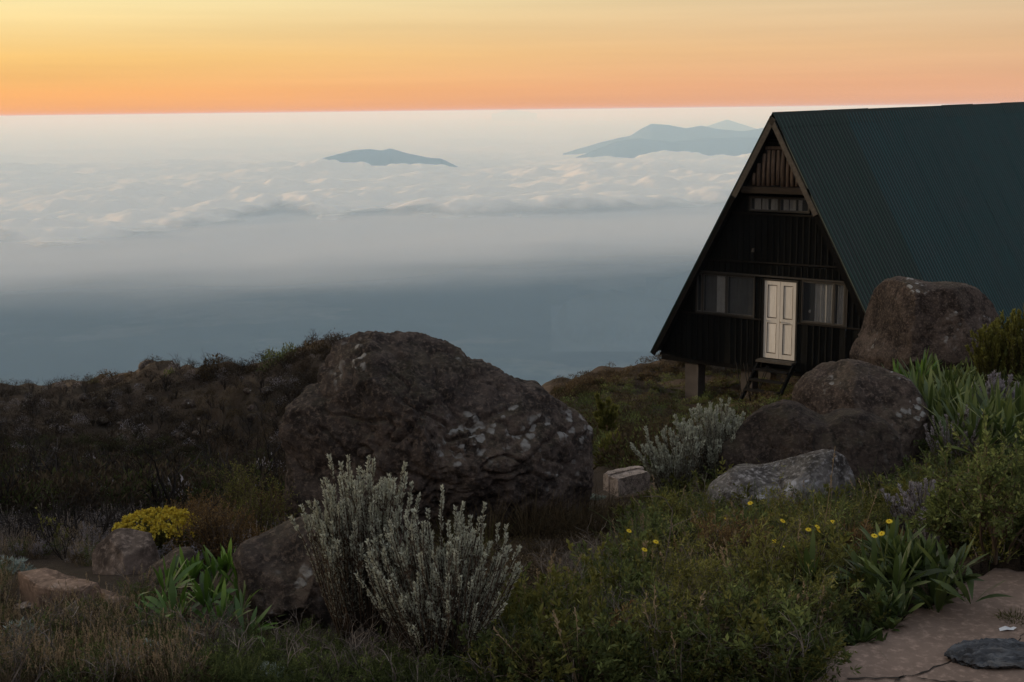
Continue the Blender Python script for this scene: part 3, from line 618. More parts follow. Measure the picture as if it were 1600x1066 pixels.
_ICO = {}
def ico(sub):
    if sub not in _ICO:
        import bmesh
        b = bmesh.new(); bmesh.ops.create_icosphere(b, subdivisions=sub, radius=1.0); b.verts.ensure_lookup_table()
        _ICO[sub] = (np.array([v.co[:] for v in b.verts]), np.array([[v.index for v in f.verts] for f in b.faces])); b.free()
    return _ICO[sub]
def rock(label, outline, d, thick, mat, sub=6, seed=0, cat='boulder', facets=10, rough=.05, name='boulder', power=.62, group=None, hardness=.86, cuts=()):
    """a boulder whose silhouette follows the outline seen in the photograph, at distance d; thick = depth in metres"""
    P = np.array([at(px, py, d) for px, py in outline]); fw = P[:, :2].mean(0); fw = np.array([fw[0], fw[1], 0]) / np.linalg.norm(fw)
    e1 = np.array([fw[1], -fw[0], 0]); Cn = ray(sum(p[0] for p in outline) / len(outline), sum(p[1] for p in outline) / len(outline))
    Cc = np.array([(min(p[0] for p in outline) + max(p[0] for p in outline)) / 2, (min(p[1] for p in outline) + max(p[1] for p in outline)) / 2])
    O = ray(*Cc); O = O * (d / (O @ fw)); PP = []
    for px, py in outline:
        r = ray(px, py); p = r * (d / (r @ fw)) - O; PP.append((p @ e1, p[2]))
    PP = np.array(PP); ang = np.linspace(-pi, pi, 721); Rr = np.zeros(721)
    for i, a in enumerate(ang):
        dx, dy = cos(a), sin(a); best = .01
        for j in range(len(PP)):
            ax, ay = PP[j]; bx, by = PP[(j + 1) % len(PP)]; ex, ey = bx - ax, by - ay; den = dx * ey - dy * ex
            if abs(den) < 1e-12: continue
            tt = (ax * ey - ay * ex) / den; uu = (ax * dy - ay * dx) / den
            if tt > 0 and -1e-9 <= uu <= 1 + 1e-9: best = max(best, tt)
        Rr[i] = best
    k = np.hanning(9); k /= k.sum(); Rr = np.convolve(np.concatenate([Rr[-5:-1], Rr, Rr[1:5]]), k, 'valid')
    S, Fc = ico(sub); S = S.copy(); rs = np.random.RandomState(seed)
    for _ in range(int(facets * 1.3)):
        n = rs.normal(size=3); n[1] = -abs(n[1]) - .35 if rs.rand() < .7 else n[1]; n /= np.linalg.norm(n)
        if abs(n[1]) < .45: n[1] = -.6; n /= np.linalg.norm(n)
        h = rs.uniform(.74, hardness + .09); e = np.maximum(0, S @ n - h); S -= e[:, None] * n
    for cx, cy, cz, h in cuts:
        n = np.array([cx, cy, cz]) / sqrt(cx * cx + cy * cy + cz * cz); S -= np.maximum(0, S @ n - h)[:, None] * n
    u, w, v = S[:, 0], S[:, 1], S[:, 2]; ph = np.arctan2(v, u); rho = np.sqrt(u * u + v * v); bi = ((ph + pi) / (2 * pi) * 71.99).astype(int); rm = np.zeros(72); np.maximum.at(rm, bi, rho); rm = np.maximum(rm, .3); rm = np.convolve(np.concatenate([rm[-2:], rm, rm[:2]]), [.1, .2, .4, .2, .1], 'valid'); rho = rho / np.interp(ph, (np.arange(72) + .5) / 72 * 2 * pi - pi, rm, period=2 * pi); R = np.interp(ph, ang, Rr)
    rr = np.clip(rho, 0, 1) ** .92 * R
    loc = np.stack([rr * np.cos(ph), np.sign(w) * np.abs(w) ** (power + .3) * thick / 2, rr * np.sin(ph)], 1)
    sz = R.mean(); nrm = S / (np.linalg.norm(S, axis=1)[:, None] + 1e-9)
    q = loc / sz + seed * 3.7
    dsp = rough * sz * (.6 * fbm(q * 1.9, 3) + .75 * fbm(q * (5.5, 5.5, 3.0) + 5, 5, 'n', .6) + .42 * fbm(q * 12 + 2, 4, 'r', .65))
    dsp -= dsp.mean() + .35 * rough * sz
    # long slanting cracks and ledges
    dsp -= .5 * rough * sz * np.exp(-(fbm(q * (2.2, 2.2, 3.5) + 9, 2) / .045) ** 2)
    loc = loc + nrm * dsp[:, None] * (.6 + .4 * np.abs(nrm[:, 1:2]))
    base = O + fw * (thick * .12); V = loc[:, :1] * e1 + loc[:, 1:2] * fw + loc[:, 2:3] * np.array([0, 0, 1])
    o = obj(name, mesh(name, V, Fc, smooth=True), mat, None, tuple(base)); tag(o, label, cat, group); return o

rock('great brown boulder with pale lichen crusts, largest of all, in the middle of the picture',
     [(424, 672), (432, 655), (452, 640), (470, 622), (484, 612), (488, 590), (500, 572), (512, 552), (530, 540), (556, 530), (572, 526), (600, 531), (636, 530), (662, 537), (700, 545), (722, 556), (736, 572), (760, 578), (790, 588), (806, 600), (830, 607), (858, 612), (876, 632), (896, 648), (920, 664), (936, 680), (940, 720), (938, 770), (925, 815), (860, 860), (700, 900), (560, 920), (470, 900), (440, 860), (432, 800), (440, 760), (436, 720), (424, 700)],
     6.6, 1.35, M_ROCK, 7, 3, facets=12, rough=.10, cuts=[(-.6, -.8, .15, .60), (.35, -.8, .55, .62), (.25, -.95, -.25, .66), (-.1, -.6, .85, .72)])
rock('tall brown boulder leaning beside the hut, in front of the green roof',
     [(1320, 570), (1326, 552), (1338, 528), (1346, 505), (1354, 478), (1362, 460), (1380, 441), (1400, 435), (1420, 437), (1450, 444), (1480, 443), (1510, 447), (1532, 456), (1552, 478), (1566, 500), (1572, 540), (1566, 600), (1540, 640), (1460, 660), (1380, 640), (1340, 600)],
     13.0, 1.5, M_ROCKR, 6, 11, facets=5, rough=.05, cuts=[(-.78, -.6, .12, .50), (.22, -.96, .2, .56), (.15, -.75, -.65, .50), (.75, -.6, .3, .7)])
rock('rounded brown boulder in front of the tall leaning boulder, right of the hut steps',
     [(1232, 640), (1236, 612), (1250, 594), (1275, 580), (1300, 573), (1325, 569), (1352, 573), (1378, 582), (1400, 590), (1424, 602), (1440, 620), (1456, 650), (1468, 690), (1476, 740), (1440, 780), (1340, 790), (1270, 760), (1240, 700)],
     8.8, 1.1, M_ROCKR, 6, 17, facets=7, rough=.065, cuts=[(-.65, -.7, .3, .62), (.3, -.8, .55, .62)])
rock('low dark domed boulder between the silver bush and the rounded brown boulder',
     [(1112, 720), (1118, 706), (1140, 690), (1166, 660), (1190, 645), (1222, 636), (1244, 640), (1268, 655), (1290, 664), (1320, 652), (1350, 652), (1390, 668), (1410, 690), (1420, 740), (1380, 800), (1260, 810), (1150, 790), (1116, 750)],
     7.6, 1.0, M_ROCKD, 6, 23, facets=8, rough=.075, cuts=[(-.5, -.8, .35, .6), (.5, -.85, .3, .6)])
rock('flat grey lichen-crusted rock at the foot of the low dark boulder',
     [(1098, 780), (1106, 764), (1125, 752), (1142, 741), (1176, 742), (1210, 738), (1244, 728), (1276, 718), (1302, 714), (1322, 724), (1336, 746), (1342, 770), (1336, 800), (1290, 830), (1200, 835), (1120, 820)],
     6.3, .65, M_ROCKG, 6, 29, facets=8, rough=.10, cuts=[(-.1, -.7, .75, .45), (.7, -.7, .1, .5)], cat='rock', name='rock')
rock('dark brown boulder at lower left, behind the big silver bush',
     [(360, 884), (372, 866), (392, 858), (420, 846), (448, 830), (466, 822), (500, 818), (530, 824), (556, 846), (580, 880), (596, 920), (600, 960), (590, 1000), (560, 1020), (500, 1018), (440, 1004), (404, 984), (384, 950), (368, 920)],
     4.2, .5, M_ROCK, 6, 31, facets=10, rough=.055, cuts=[(-.45, -.75, .5, .58), (.6, -.75, .05, .58), (-.1, -.8, -.6, .66)])
rock('pyramid-shaped brown rock in front of the yellow flowering bush',
     [(142, 880), (152, 864), (178, 842), (188, 839), (212, 841), (238, 844), (246, 862), (252, 884), (252, 905), (236, 922), (200, 928), (160, 920), (144, 905)],
     5.3, .34, M_ROCKL, 5, 37, facets=4, rough=.02, cat='rock', name='rock', cuts=[(-.7, -.65, .35, .42), (.45, -.85, .1, .42), (.1, -.45, .9, .5)])
rock('mottled reddish rock between the pyramid rock and the green leaf clump',
     [(190, 990), (200, 955), (212, 925), (236, 900), (258, 884), (280, 868), (300, 866), (318, 885), (326, 920), (322, 960), (300, 1000), (240, 1010)],
     4.7, .42, M_ROCKR, 5, 41, facets=6, rough=.06, cuts=[(-.6, -.6, .5, .5), (.5, -.8, .2, .5)], cat='rock', name='rock')
rock('small round grey stone under the lower left edge of the big silver bush',
     [(536, 1020), (540, 1004), (556, 992), (576, 988), (594, 994), (604, 1010), (602, 1028), (580, 1038), (550, 1036)],
     3.75, .12, M_ROCKG if False else M_ROCK, 4, 43, facets=3, rough=.02, cat='stone', name='stone')
# boulder seen from the left margin, dark, up the slope
rock('small dark boulder among burnt twigs at the left margin',
     [(0, 856), (4, 838), (18, 828), (40, 824), (62, 828), (70, 845), (66, 862), (30, 868)],
     8.6, .3, M_ROCKD, 4, 47, facets=4, rough=.03, cat='rock', name='rock')
def slab(label, pts, dz, mat, name='stone_slab', cat='slab', z=None, thick=.07, rnd=.012, seed=1, part=None, kind=None):
    """flat stone: top outline given in pixels, lying level at height z"""
    z = z if z is not None else ground_at(*pts[0])[2] + dz; rs = np.random.RandomState(seed); C_ = []
    for i in range(len(pts)):
        a, b = pts[i], pts[(i + 1) % len(pts)]; n = max(2, int(hypot(b[0] - a[0], b[1] - a[1]) / 9))
        for k in range(n): C_.append((a[0] + (b[0] - a[0]) * k / n, a[1] + (b[1] - a[1]) * k / n))
    T = []
    for c in C_: r = ray(*c); T.append(r * (z / r[2]))
    T = np.array(T); ce = T.mean(0); T[:, :2] += rs.normal(size=(len(T), 2)) * rnd * .35; n = len(T)
    rings = []
    for f, dzz in ((.0, .004), (.35, .003), (.7, .002), (.94, 0), (.995, -.008), (1.01, -.03), (.985, -thick)):
        q = ce + (T - ce) * f; q[:, 2] = z + dzz + (rs.normal(size=n) * .004 if dzz < -.005 else .006 * fbm(q * 5, 3)); rings.append(q - ce)
    V = np.concatenate(rings); Q = [(k * n + j, k * n + (j + 1) % n, (k + 1) * n + (j + 1) % n, (k + 1) * n + j) for k in range(6) for j in range(n)]
    o = obj(name, mesh(name, V, np.array(Q), smooth=False), mat, None, tuple(ce)); tag(o, label, cat, None, kind); return o
slab('flat reddish stone slab with a broken edge at lower left', [(26, 893), (70, 886), (96, 894), (155, 911), (110, 924), (60, 916)], .05, M_SLAB, z=at(110, 924, 4.42)[2], thick=.17, rnd=.006, seed=3)
slab('small flat reddish slab beside the pyramid rock', [(155, 918), (176, 922), (206, 934), (170, 945), (158, 942)], .0, M_SLAB, z=at(170, 945, 4.45)[2], thick=.08, seed=4)
# paved path at lower right: one pale weathered sheet with worn edge
M_PATH = rock_mat('weathered_cement_path', (.19, .135, .105), (.21, .15, .118), (.235, .168, .132), .0, bumpd=.0025, moss=.0, tex=.8, pits=.25)
pts = [(1225, 1110), (1282, 1030), (1300, 1014), (1340, 1003), (1372, 982), (1400, 966), (1452, 944), (1490, 920), (1524, 897), (1556, 884), (1600, 886), (1720, 900), (1900, 1000), (1900, 1150), (1300, 1150)]
pathz = PATHZ
slab(None, pts, 0, M_PATH, 'path', None, z=pathz, thick=.25, rnd=.02, seed=6, kind='structure')
bpy.data.objects['path']['kind'] = 'structure'
def on_path(px, py, h=0.0): r = ray(px, py); return r * ((pathz + h) / r[2])
# bedrock hump set in the path
S, Fc = ico(5); c0 = on_path(1560, 1032); q = S * (.145, .075, .035); rr = fbm(S * 1.4 + 4, 3) * .2 + 1; q = q * rr[:, None]
q[:, 2] += .022 * fbm(np.stack([S[:, 0] * 1.5 + S[:, 1] * 4, S[:, 1] * 9, S[:, 2] * 3], 1), 4, 'r')
m, t, out = new_mat('blue_grey_bedrock'); mp_ = t.nodes.new('ShaderNodeMapping'); lk(t, objco(t), mp_.inputs[0]); mp_.inputs['Scale'].default_value = (6, 22, 22); mp_.inputs['Rotation'].default_value = (0, 0, .3)
n = tn(t, mp_.outputs[0], 1.6, 6, .6, 1.2); bsdf(t, out, tr(t, n, [(.35, (.02, .02, .022)), (.55, (.08, .085, .095)), (.7, (.17, .17, .17))]), .7, .4, n, 1, .012)
tag(obj('bedrock', mesh('bedrock', q, Fc, smooth=True), m, None, tuple(c0 + (0, 0, .004))), 'dark blue-grey ribbed rock set into the path at lower right', 'rock')
# scrap of litter and crack
c0 = on_path(1574, 984, .004)
V = [(-.03, -.008, 0), (-.008, -.013, .006), (.016, -.01, .002), (.03, -.004, .008), (-.026, .008, .003), (-.004, .009, .010), (.014, .008, .003), (.027, .011, .005)]
tag(obj('paper_scrap', mesh('paper_scrap', np.array(V) * .9, np.array([(0, 1, 5, 4), (1, 2, 6, 5), (2, 3, 7, 6)])), simple_mat('white_paper', (.75, .75, .76)), None, tuple(c0), (0, 0, .1)), 'small crumpled white paper scrap lying on the path', 'litter')
mb = MB(); random.seed(3)
M_CRACK = simple_mat('crack_dirt', (.02, .014, .011))
def crack(p):
    P = []
    for i in range(len(p) - 1):
        for k in range(5): f = k / 5; P.append(on_path(p[i][0] + (p[i + 1][0] - p[i][0]) * f + random.uniform(-3, 3), p[i][1] + (p[i + 1][1] - p[i][1]) * f + random.uniform(-1.5, 1.5), .0045))
    P.append(on_path(*p[-1], .0045)); V = []
    for i, a in enumerate(P): w = random.uniform(.0015, .005); V += [a + (0, w, 0), a + (0, -w, 0)]
    mb.add(V, [(2 * i, 2 * i + 1, 2 * i + 3, 2 * i + 2) for i in range(len(P) - 1)])
crack([(1325, 1060), (1400, 1059), (1440, 1052), (1490, 1030)]); crack([(1404, 1040), (1410, 1054), (1398, 1066)]); crack([(1580, 1010), (1600, 990)]); crack([(1430, 1058), (1470, 1064), (1520, 1066)])
o = obj('crack', mb.mesh('crack'), M_CRACK); o['kind'] = 'structure'
# pebbles on the path
# bricks beside the great boulder
M_BRICK = rock_mat('pale_weathered_brick', (.22, .17, .14), (.34, .27, .225), (.44, .36, .31), .0, bumpd=.004, moss=.2, tex=3)
def brick(label, a, b, z, w, h, name='brick', cat='brick', group=None, mat=M_BRICK, seed=0):
    """a long block whose top front edge runs from pixel a to pixel b at height z, w metres deep, h high"""
    p, q = [ray(*k) * (z / ray(*k)[2]) for k in (a, b)]; u = q - p; Ln = np.linalg.norm(u); u /= Ln; v = np.array([-u[1], u[0], 0]); rg = random.Random(seed)
    n = 9; mbk = []; g = []
    S_, F_ = ico(1)
    me = MB(); xs = np.linspace(0, Ln, n)
    for i, x_ in enumerate(xs):
        e = .007 if i in (0, n - 1) else 0
        ring = [(e, -e), (w - e, -e), (w, -.008 - e), (w, -h), (0, -h), (0, -.008 - e)]
        me.v.append(np.array([u * x_ + v * (r_[0] + rg.uniform(-.003, .003)) + np.array([0, 0, r_[1] + rg.uniform(-.003, .003)]) for r_ in ring]))
    me.n = n * 6; me.q = [(i * 6 + j, i * 6 + (j + 1) % 6, (i + 1) * 6 + (j + 1) % 6, (i + 1) * 6 + j) for i in range(n - 1) for j in range(6)] + [(0, 1, 2, 3, 4, 5), tuple((n - 1) * 6 + j for j in (5, 4, 3, 2, 1, 0))]
    o = obj(name, me.mesh(name), mat, None, tuple(p)); return tag(o, label, cat, group)
zb = at(965, 748, 8.0)[2]
brick('pale brick nearer to the silver bush, front one of the pair by the great boulder', (966, 748), (1016, 737), zb, .10, .12, seed=1)
brick('pale brick lying behind its twin, beside the right foot of the great boulder', (951, 741), (1006, 729), zb + .01, .055, .12, seed=2)
zb = at(40, 958, 4.5)[2]
brick('small pale weathered block in the dry grass below the flat slab, farther one', (20, 953), (64, 944), zb, .05, .05, name='block', cat='block', seed=3)
brick('small pale weathered block in the dry grass below the flat slab, nearer one', (34, 966), (78, 956), zb - .02, .05, .05, name='block', cat='block', seed=4)
# stones of the far hillside
def far_stone(label, px, py, w, h, d, seed, mat=M_ROCK, group=None):
    o_ = [(px + w / 2 * cos(a) * (1 + .1 * sin(3 * a + seed)), py - h / 2 * sin(a)) for a in np.linspace(0, 2 * pi, 14)[:-1]]
    return rock(label, o_, d, w * d / F * .8, mat, 4, seed, facets=4, rough=.04, group=group)
far_stone('round brown boulder crowning the dark hillside skyline at left', 235, 578, 40, 30, 46, 51)
far_stone('squat boulder on the far left skyline of the dark hillside', 48, 618, 26, 16, 58, 52, M_ROCKD)
far_stone('rounded boulder second along the left skyline of the dark hillside', 86, 612, 34, 20, 57, 53)
far_stone('low boulder third along the left skyline of the dark hillside', 116, 609, 24, 18, 57, 54, M_ROCKR)
far_stone('grey stone just below the left skyline', 46, 627, 20, 16, 50, 55, M_ROCKG)
rs = random.Random(9)
for k in range(34):
    px = rs.uniform(-20, 430); py = rs.uniform(622, 735) if px < 300 else rs.uniform(600, 700); g = ground_at(px, py); d = hypot(g[0], g[1]); w = rs.uniform(10, 25)
    mt = rs.choice([M_ROCK, M_ROCKD, M_ROCKR]); wd_ = 'small' if w < 15 else 'middling' if w < 20 else 'larger'
    lab = '%s %s stone %s' % (wd_, {M_ROCK: 'brown', M_ROCKD: 'blackish', M_ROCKR: 'reddish'}[mt], 'high on the dark hillside' if py < 655 else 'halfway down the dark hillside' if py < 690 else 'low on the dark hillside')
    lab += ', ' + ('at the left margin' if px < 55 else 'left of the round skyline boulder' if px < 200 else 'straight below the round skyline boulder' if px < 270 else 'under the broad skyline bush' if px < 350 else 'near the great boulder')
    far_stone(lab, px, py - w * .22, w, w * rs.uniform(.5, .75), d, 60 + k, mt, 'stones on the dark hillside')
for k in range(16):
    px = rs.uniform(760, 1000); py = rs.uniform(800, 905); g = ground_at(px, py); d = hypot(g[0], g[1]); w = rs.uniform(6, 14)
    far_stone('small pebble on the bare earth in front of the great boulder', px, py, w, w * rs.uniform(.5, .75), d, 160 + k, M_ROCKR, 'pebbles on the bare earth')
# ------------------------------------------------------------------ plants
def unit(v): return v / (np.linalg.norm(v, axis=-1, keepdims=True) + 1e-9)
def side_of(d, rs):
    r = rs.normal(size=d.shape); return unit(np.cross(d, r))
class Geo:
    """collects vertices, faces and a per-vertex tint"""
    def __init__(s): s.V = []; s.T = []; s.F = {3: [], 4: []}; s.n = 0
    def add(s, V, F_, T):
        V = np.asarray(V, float).reshape(-1, 3); F_ = np.asarray(F_, int)
        s.V.append(V); s.T.append(np.broadcast_to(np.asarray(T, float), (len(V),)) if np.ndim(T) <= 1 else np.asarray(T).ravel()); s.F[F_.shape[1]].append(F_ + s.n); s.n += len(V); return s
    def leaves(s, P, D, ln, wd, rs, tint, fold=.15):
        """diamond leaves: one quad each"""
        n = len(P); D = unit(D); S = side_of(D, rs); U = np.cross(D, S); ln = np.broadcast_to(ln, n)[:, None]; wd = np.broadcast_to(wd, n)[:, None]
        V = np.stack([P, P + D * ln * .5 + S * wd * .5 + U * wd * fold, P + D * ln, P + D * ln * .5 - S * wd * .5 + U * wd * fold], 1)
        i = np.arange(n)[:, None] * 4; return s.add(V, i + np.arange(4)[None], np.repeat(np.broadcast_to(tint, n), 4))
    def blades(s, P, D, ln, wd, bend, rs, tint, segs=4, taper=1.0, side=None, dark=.0, up=0.0):
        """long narrow leaves that arch over: strips of segs quads"""
        n = len(P); D = unit(D); S = side_of(D, rs) if side is None else side; ln = np.broadcast_to(ln, n); wd = np.broadcast_to(wd, n); bend = np.broadcast_to(bend, n)
        V = []; T = []; p = P.copy(); d = D.copy(); tint = np.broadcast_to(tint, n)
        for k in range(segs + 1):
            f = k / segs; w = wd * (np.sin(pi * min(1, (f * .93 + .07)) ** taper) * (1 if taper < 1.2 else 1) + (.12 if 0 < f < 1 and taper > 1.2 else 0) if taper != 0 else (1 - f)) * .5 + 2e-4
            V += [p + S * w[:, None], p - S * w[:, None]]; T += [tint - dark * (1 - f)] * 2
            d = unit(d + np.array([0, 0, -1.0]) * (bend / segs)[:, None]); p = p + d * (ln / segs)[:, None]
        V = np.stack(V, 1); T = np.stack(T, 1); m_ = 2 * (segs + 1); i = np.arange(n)[:, None, None] * m_ + np.arange(segs)[None, :, None] * 2 + np.array([0, 1, 3, 2])[None, None]
        return s.add(V, i.reshape(-1, 4), np.clip(T, 0, 1).ravel())
    def tube(s, pts, r, tint, k=4):
        pts = np.asarray(pts, float); n = len(pts); r = np.broadcast_to(r, n); t = unit(np.gradient(pts, axis=0)); a = unit(np.cross(t, np.array([.3, .9, .2]))); b = np.cross(t, a)
        an = np.arange(k) * 2 * pi / k; V = pts[:, None] + r[:, None, None] * (np.cos(an)[None, :, None] * a[:, None] + np.sin(an)[None, :, None] * b[:, None])
        j = np.arange(k); Q = np.concatenate([np.stack([i * k + j, i * k + (j + 1) % k, (i + 1) * k + (j + 1) % k, (i + 1) * k + j], 1) for i in range(n - 1)])
        return s.add(V, Q, np.full(n * k, tint))
    def arr(s): return np.concatenate(s.V), np.concatenate(s.T), {k: (np.concatenate(v) if v else np.zeros((0, k), int)) for k, v in s.F.items()}
    def mesh(s, name):
        V, T, F_ = s.arr(); return mesh(name, V, [F_[3], F_[4]], T)
def polyline(p, d, ln, n, rs, wob=.25, up=.0):
    P = [np.array(p, float)]; d = np.array(d, float)
    for _ in range(n): d = unit(d + rs.normal(size=3) * wob + np.array([0, 0, up])); P.append(P[-1] + d * ln / n)
    return np.array(P)
def cone_dirs(n, rs, tilt0, tilt1):
    a = rs.uniform(0, 2 * pi, n); t = rs.uniform(tilt0, tilt1, n); return np.stack([np.sin(t) * np.cos(a), np.sin(t) * np.sin(a), np.cos(t)], 1), a, t

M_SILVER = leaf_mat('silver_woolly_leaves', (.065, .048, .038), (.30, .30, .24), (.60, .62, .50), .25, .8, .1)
M_SILVERB = leaf_mat('silver_blue_leaves', (.10, .12, .10), (.30, .35, .31), (.50, .55, .50), .25, .7, .15)
M_LILAC = leaf_mat('grey_lilac_leaves', (.12, .10, .10), (.26, .24, .25), (.42, .39, .42), .2, .8, .1)
M_STEM = leaf_mat('brown_stems', (.035, .025, .018), (.085, .06, .042), (.17, .13, .09), .0, .9, .1)
M_DEAD = leaf_mat('grey_dead_twigs', (.05, .042, .036), (.15, .125, .105), (.30, .25, .21), .0, .9, .1)
M_STRAP = leaf_mat('bright_green_strap_leaves', (.03, .06, .010), (.085, .17, .025), (.22, .34, .06), .35, .42, .5)
M_STRAPD = leaf_mat('deep_green_strap_leaves', (.025, .040, .010), (.07, .105, .028), (.19, .23, .07), .3, .5, .4)
M_FERN = leaf_mat('feathery_green_leaves', (.035, .045, .015), (.105, .13, .042), (.25, .29, .09), .35, .7, .2)
M_OLIVE = leaf_mat('olive_heath_leaves', (.05, .05, .012), (.14, .14, .035), (.28, .27, .07), .35, .7, .2)
M_GRASS = leaf_mat('green_grass', (.035, .05, .015), (.10, .13, .04), (.25, .26, .10), .35, .6, .25)
M_STRAW = leaf_mat('dry_straw', (.07, .05, .032), (.20, .145, .09), (.38, .29, .18), .3, .8, .15)
M_BROWN = leaf_mat('brown_heath', (.03, .022, .013), (.075, .055, .03), (.15, .11, .06), .25, .85, .1)
M_DKGREEN = leaf_mat('dark_heath_green', (.018, .022, .009), (.045, .055, .02), (.09, .10, .04), .3, .8, .1)
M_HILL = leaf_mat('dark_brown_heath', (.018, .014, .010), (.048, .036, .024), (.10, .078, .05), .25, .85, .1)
M_RUSSET = leaf_mat('russet_heath', (.06, .035, .015), (.17, .105, .045), (.32, .23, .10), .3, .8, .1)
M_YEL = leaf_mat('yellow_flowers', (.45, .26, .01), (.72, .50, .02), (.85, .68, .06), .25, .7, .2)
M_YELD = leaf_mat('yellow_everlasting_heads', (.30, .20, .02), (.55, .42, .05), (.68, .58, .10), .2, .8, .1)
M_TWIG = leaf_mat('charred_twigs', (.012, .010, .009), (.032, .027, .024), (.08, .068, .06), .0, .9, .1)

# ---- builders: each returns a dict part name -> Geo, at unit metres with its base at the origin
def b_silver(n, h, spread, seed, leafy=1.0, ll=.013, lean=(0, 0), top_only=.0, hv=.5, head=True):
    """upright woolly shrub: many stems, each sheathed in small upward leaves that thicken to a spike"""
    rs = np.random.RandomState(seed); lf = Geo(); stg = Geo(); hd = Geo()
    for i in range(n):
        a = rs.uniform(0, 2 * pi); q = sqrt(rs.rand()); tilt = q * spread; L_ = h * rs.uniform(1 - hv, 1.0) * (1 - .25 * q)
        d = np.array([sin(tilt) * cos(a) + lean[0], sin(tilt) * sin(a) + lean[1], cos(tilt)]); p0 = np.array([cos(a), sin(a), 0]) * q * h * .10
        P = polyline(p0, d, L_, 7, rs, .07, .10); stg.tube(P, np.linspace(.0038, .0018, 8), rs.uniform(0, .6), 3)
        m_ = int(L_ / h * 105 * leafy); f = rs.uniform(.12 + .5 * top_only, 1, m_) ** .85 * 7; k = np.minimum(f.astype(int), 6); pp = P[k] + (P[k + 1] - P[k]) * (f - k)[:, None]
        ax = unit(P[k + 1] - P[k]); fr = f / 7; outw = unit(rs.normal(size=(m_, 3)) - ax * 0); D = ax * (.75 + .6 * fr[:, None]) + outw * .8
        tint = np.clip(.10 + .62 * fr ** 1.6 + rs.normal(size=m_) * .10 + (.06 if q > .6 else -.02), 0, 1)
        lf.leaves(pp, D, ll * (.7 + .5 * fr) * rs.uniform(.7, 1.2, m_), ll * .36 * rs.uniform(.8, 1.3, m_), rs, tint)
        # spike end
        m2 = int(26 * leafy); e = P[-1]; g = rs.uniform(-.045, .006, m2); D = unit(P[-1] - P[-2])[None] * .9 + unit(rs.normal(size=(m2, 3))) * .75
        lf.leaves(e + unit(P[-1] - P[-2]) * g[:, None], D, ll * .95, ll * .42, rs, np.clip(.78 + rs.normal(size=m2) * .12, 0, 1))
        if head and rs.rand() < .16:
            c_ = P[-2]; m3 = 24; D = unit(rs.normal(size=(m3, 3)) + [0, 0, .5]); hd.leaves(c_ + D * .004, D, .011, .007, rs, rs.uniform(.1, .8, m3))
    r = {'foliage': (lf, M_SILVER), 'stem': (stg, M_STEM)}
    if hd.n: r['seed_head'] = (hd, M_STEM)
    return r
def b_strap(n, L_, w, seed, t1=1.15, bend=(.4, 1.6), mat=None, bright=.0, flat=1.0):
    rs = np.random.RandomState(seed); g = Geo(); D, a, t = cone_dirs(n, rs, .08, t1); P = np.stack([np.cos(a), np.sin(a), 0 * a], 1) * rs.uniform(0, .10 * L_, n)[:, None]
    nr_ = max(1, int(n / 16)); rc_ = rs.normal(size=(nr_, 3)) * (.38 * L_, .32 * L_, 0) + np.array([0, 0, 1]) * rs.uniform(0, .45 * L_, (nr_, 1)); P = P + rc_[rs.randint(0, nr_, n)]; L_ = L_ * .72; n = len(P)
    S = np.stack([-np.sin(a), np.cos(a), 0 * a], 1) + rs.normal(size=(n, 3)) * .35
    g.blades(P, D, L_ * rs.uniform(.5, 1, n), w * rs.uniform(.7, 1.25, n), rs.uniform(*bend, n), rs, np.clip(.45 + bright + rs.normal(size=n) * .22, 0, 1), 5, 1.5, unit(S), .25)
    return {'leaves': (g, mat or M_STRAP)}
def b_grass(n, L_, w, seed, t1=.6, bend=(.2, 1.5), mat=None, rad_=.05, tint=.5, seeds=0):
    rs = np.random.RandomState(seed); g = Geo(); D, a, t = cone_dirs(n, rs, .02, t1); P = np.stack([np.cos(a), np.sin(a), 0 * a], 1) * (rs.uniform(0, 1, n) ** .7 * rad_)[:, None]
    g.blades(P, D, L_ * rs.uniform(.35, 1, n), w, rs.uniform(*bend, n), rs, np.clip(tint + rs.normal(size=n) * .2, 0, 1), 4, 0, None, .3)
    if seeds:
        for i in range(seeds):
            Pl = polyline(P[i], D[i], L_ * rs.uniform(1.0, 1.5), 5, rs, .06, .02); g.tube(Pl, .0006, .8, 3); m_ = 16; f = rs.uniform(3.6, 5, m_); k = np.minimum(f.astype(int), 4)
            g.leaves(Pl[k] + (Pl[k + 1] - Pl[k]) * (f - k)[:, None], unit(Pl[-1] - Pl[-2])[None] + rs.normal(size=(m_, 3)) * .35, .009, .003, rs, .85)
    return {'blades': (g, mat or M_GRASS)}
def grow(rs, P0, d, ln, r, depth, stems, tips, kids=(2, 4), spread=.6, up=.12, wob=.2, k=4, ratio=.68):
    n = 4; P = polyline(P0, d, ln, n, rs, wob, up); stems.tube(P, np.linspace(r, r * .6, n + 1), rs.uniform(.1, .9), k)
    if depth == 0: tips.append((P, ln)); return
    for _ in range(rs.randint(*kids)):
        f = rs.randint(1, n + 1); d2 = unit(unit(P[f] - P[f - 1]) + rs.normal(size=3) * spread); grow(rs, P[f], d2, ln * rs.uniform(ratio * .8, ratio * 1.2), r * .58, depth - 1, stems, tips, kids, spread, up, wob, 3, ratio)
    tips.append((P[-2:], ln * .3))
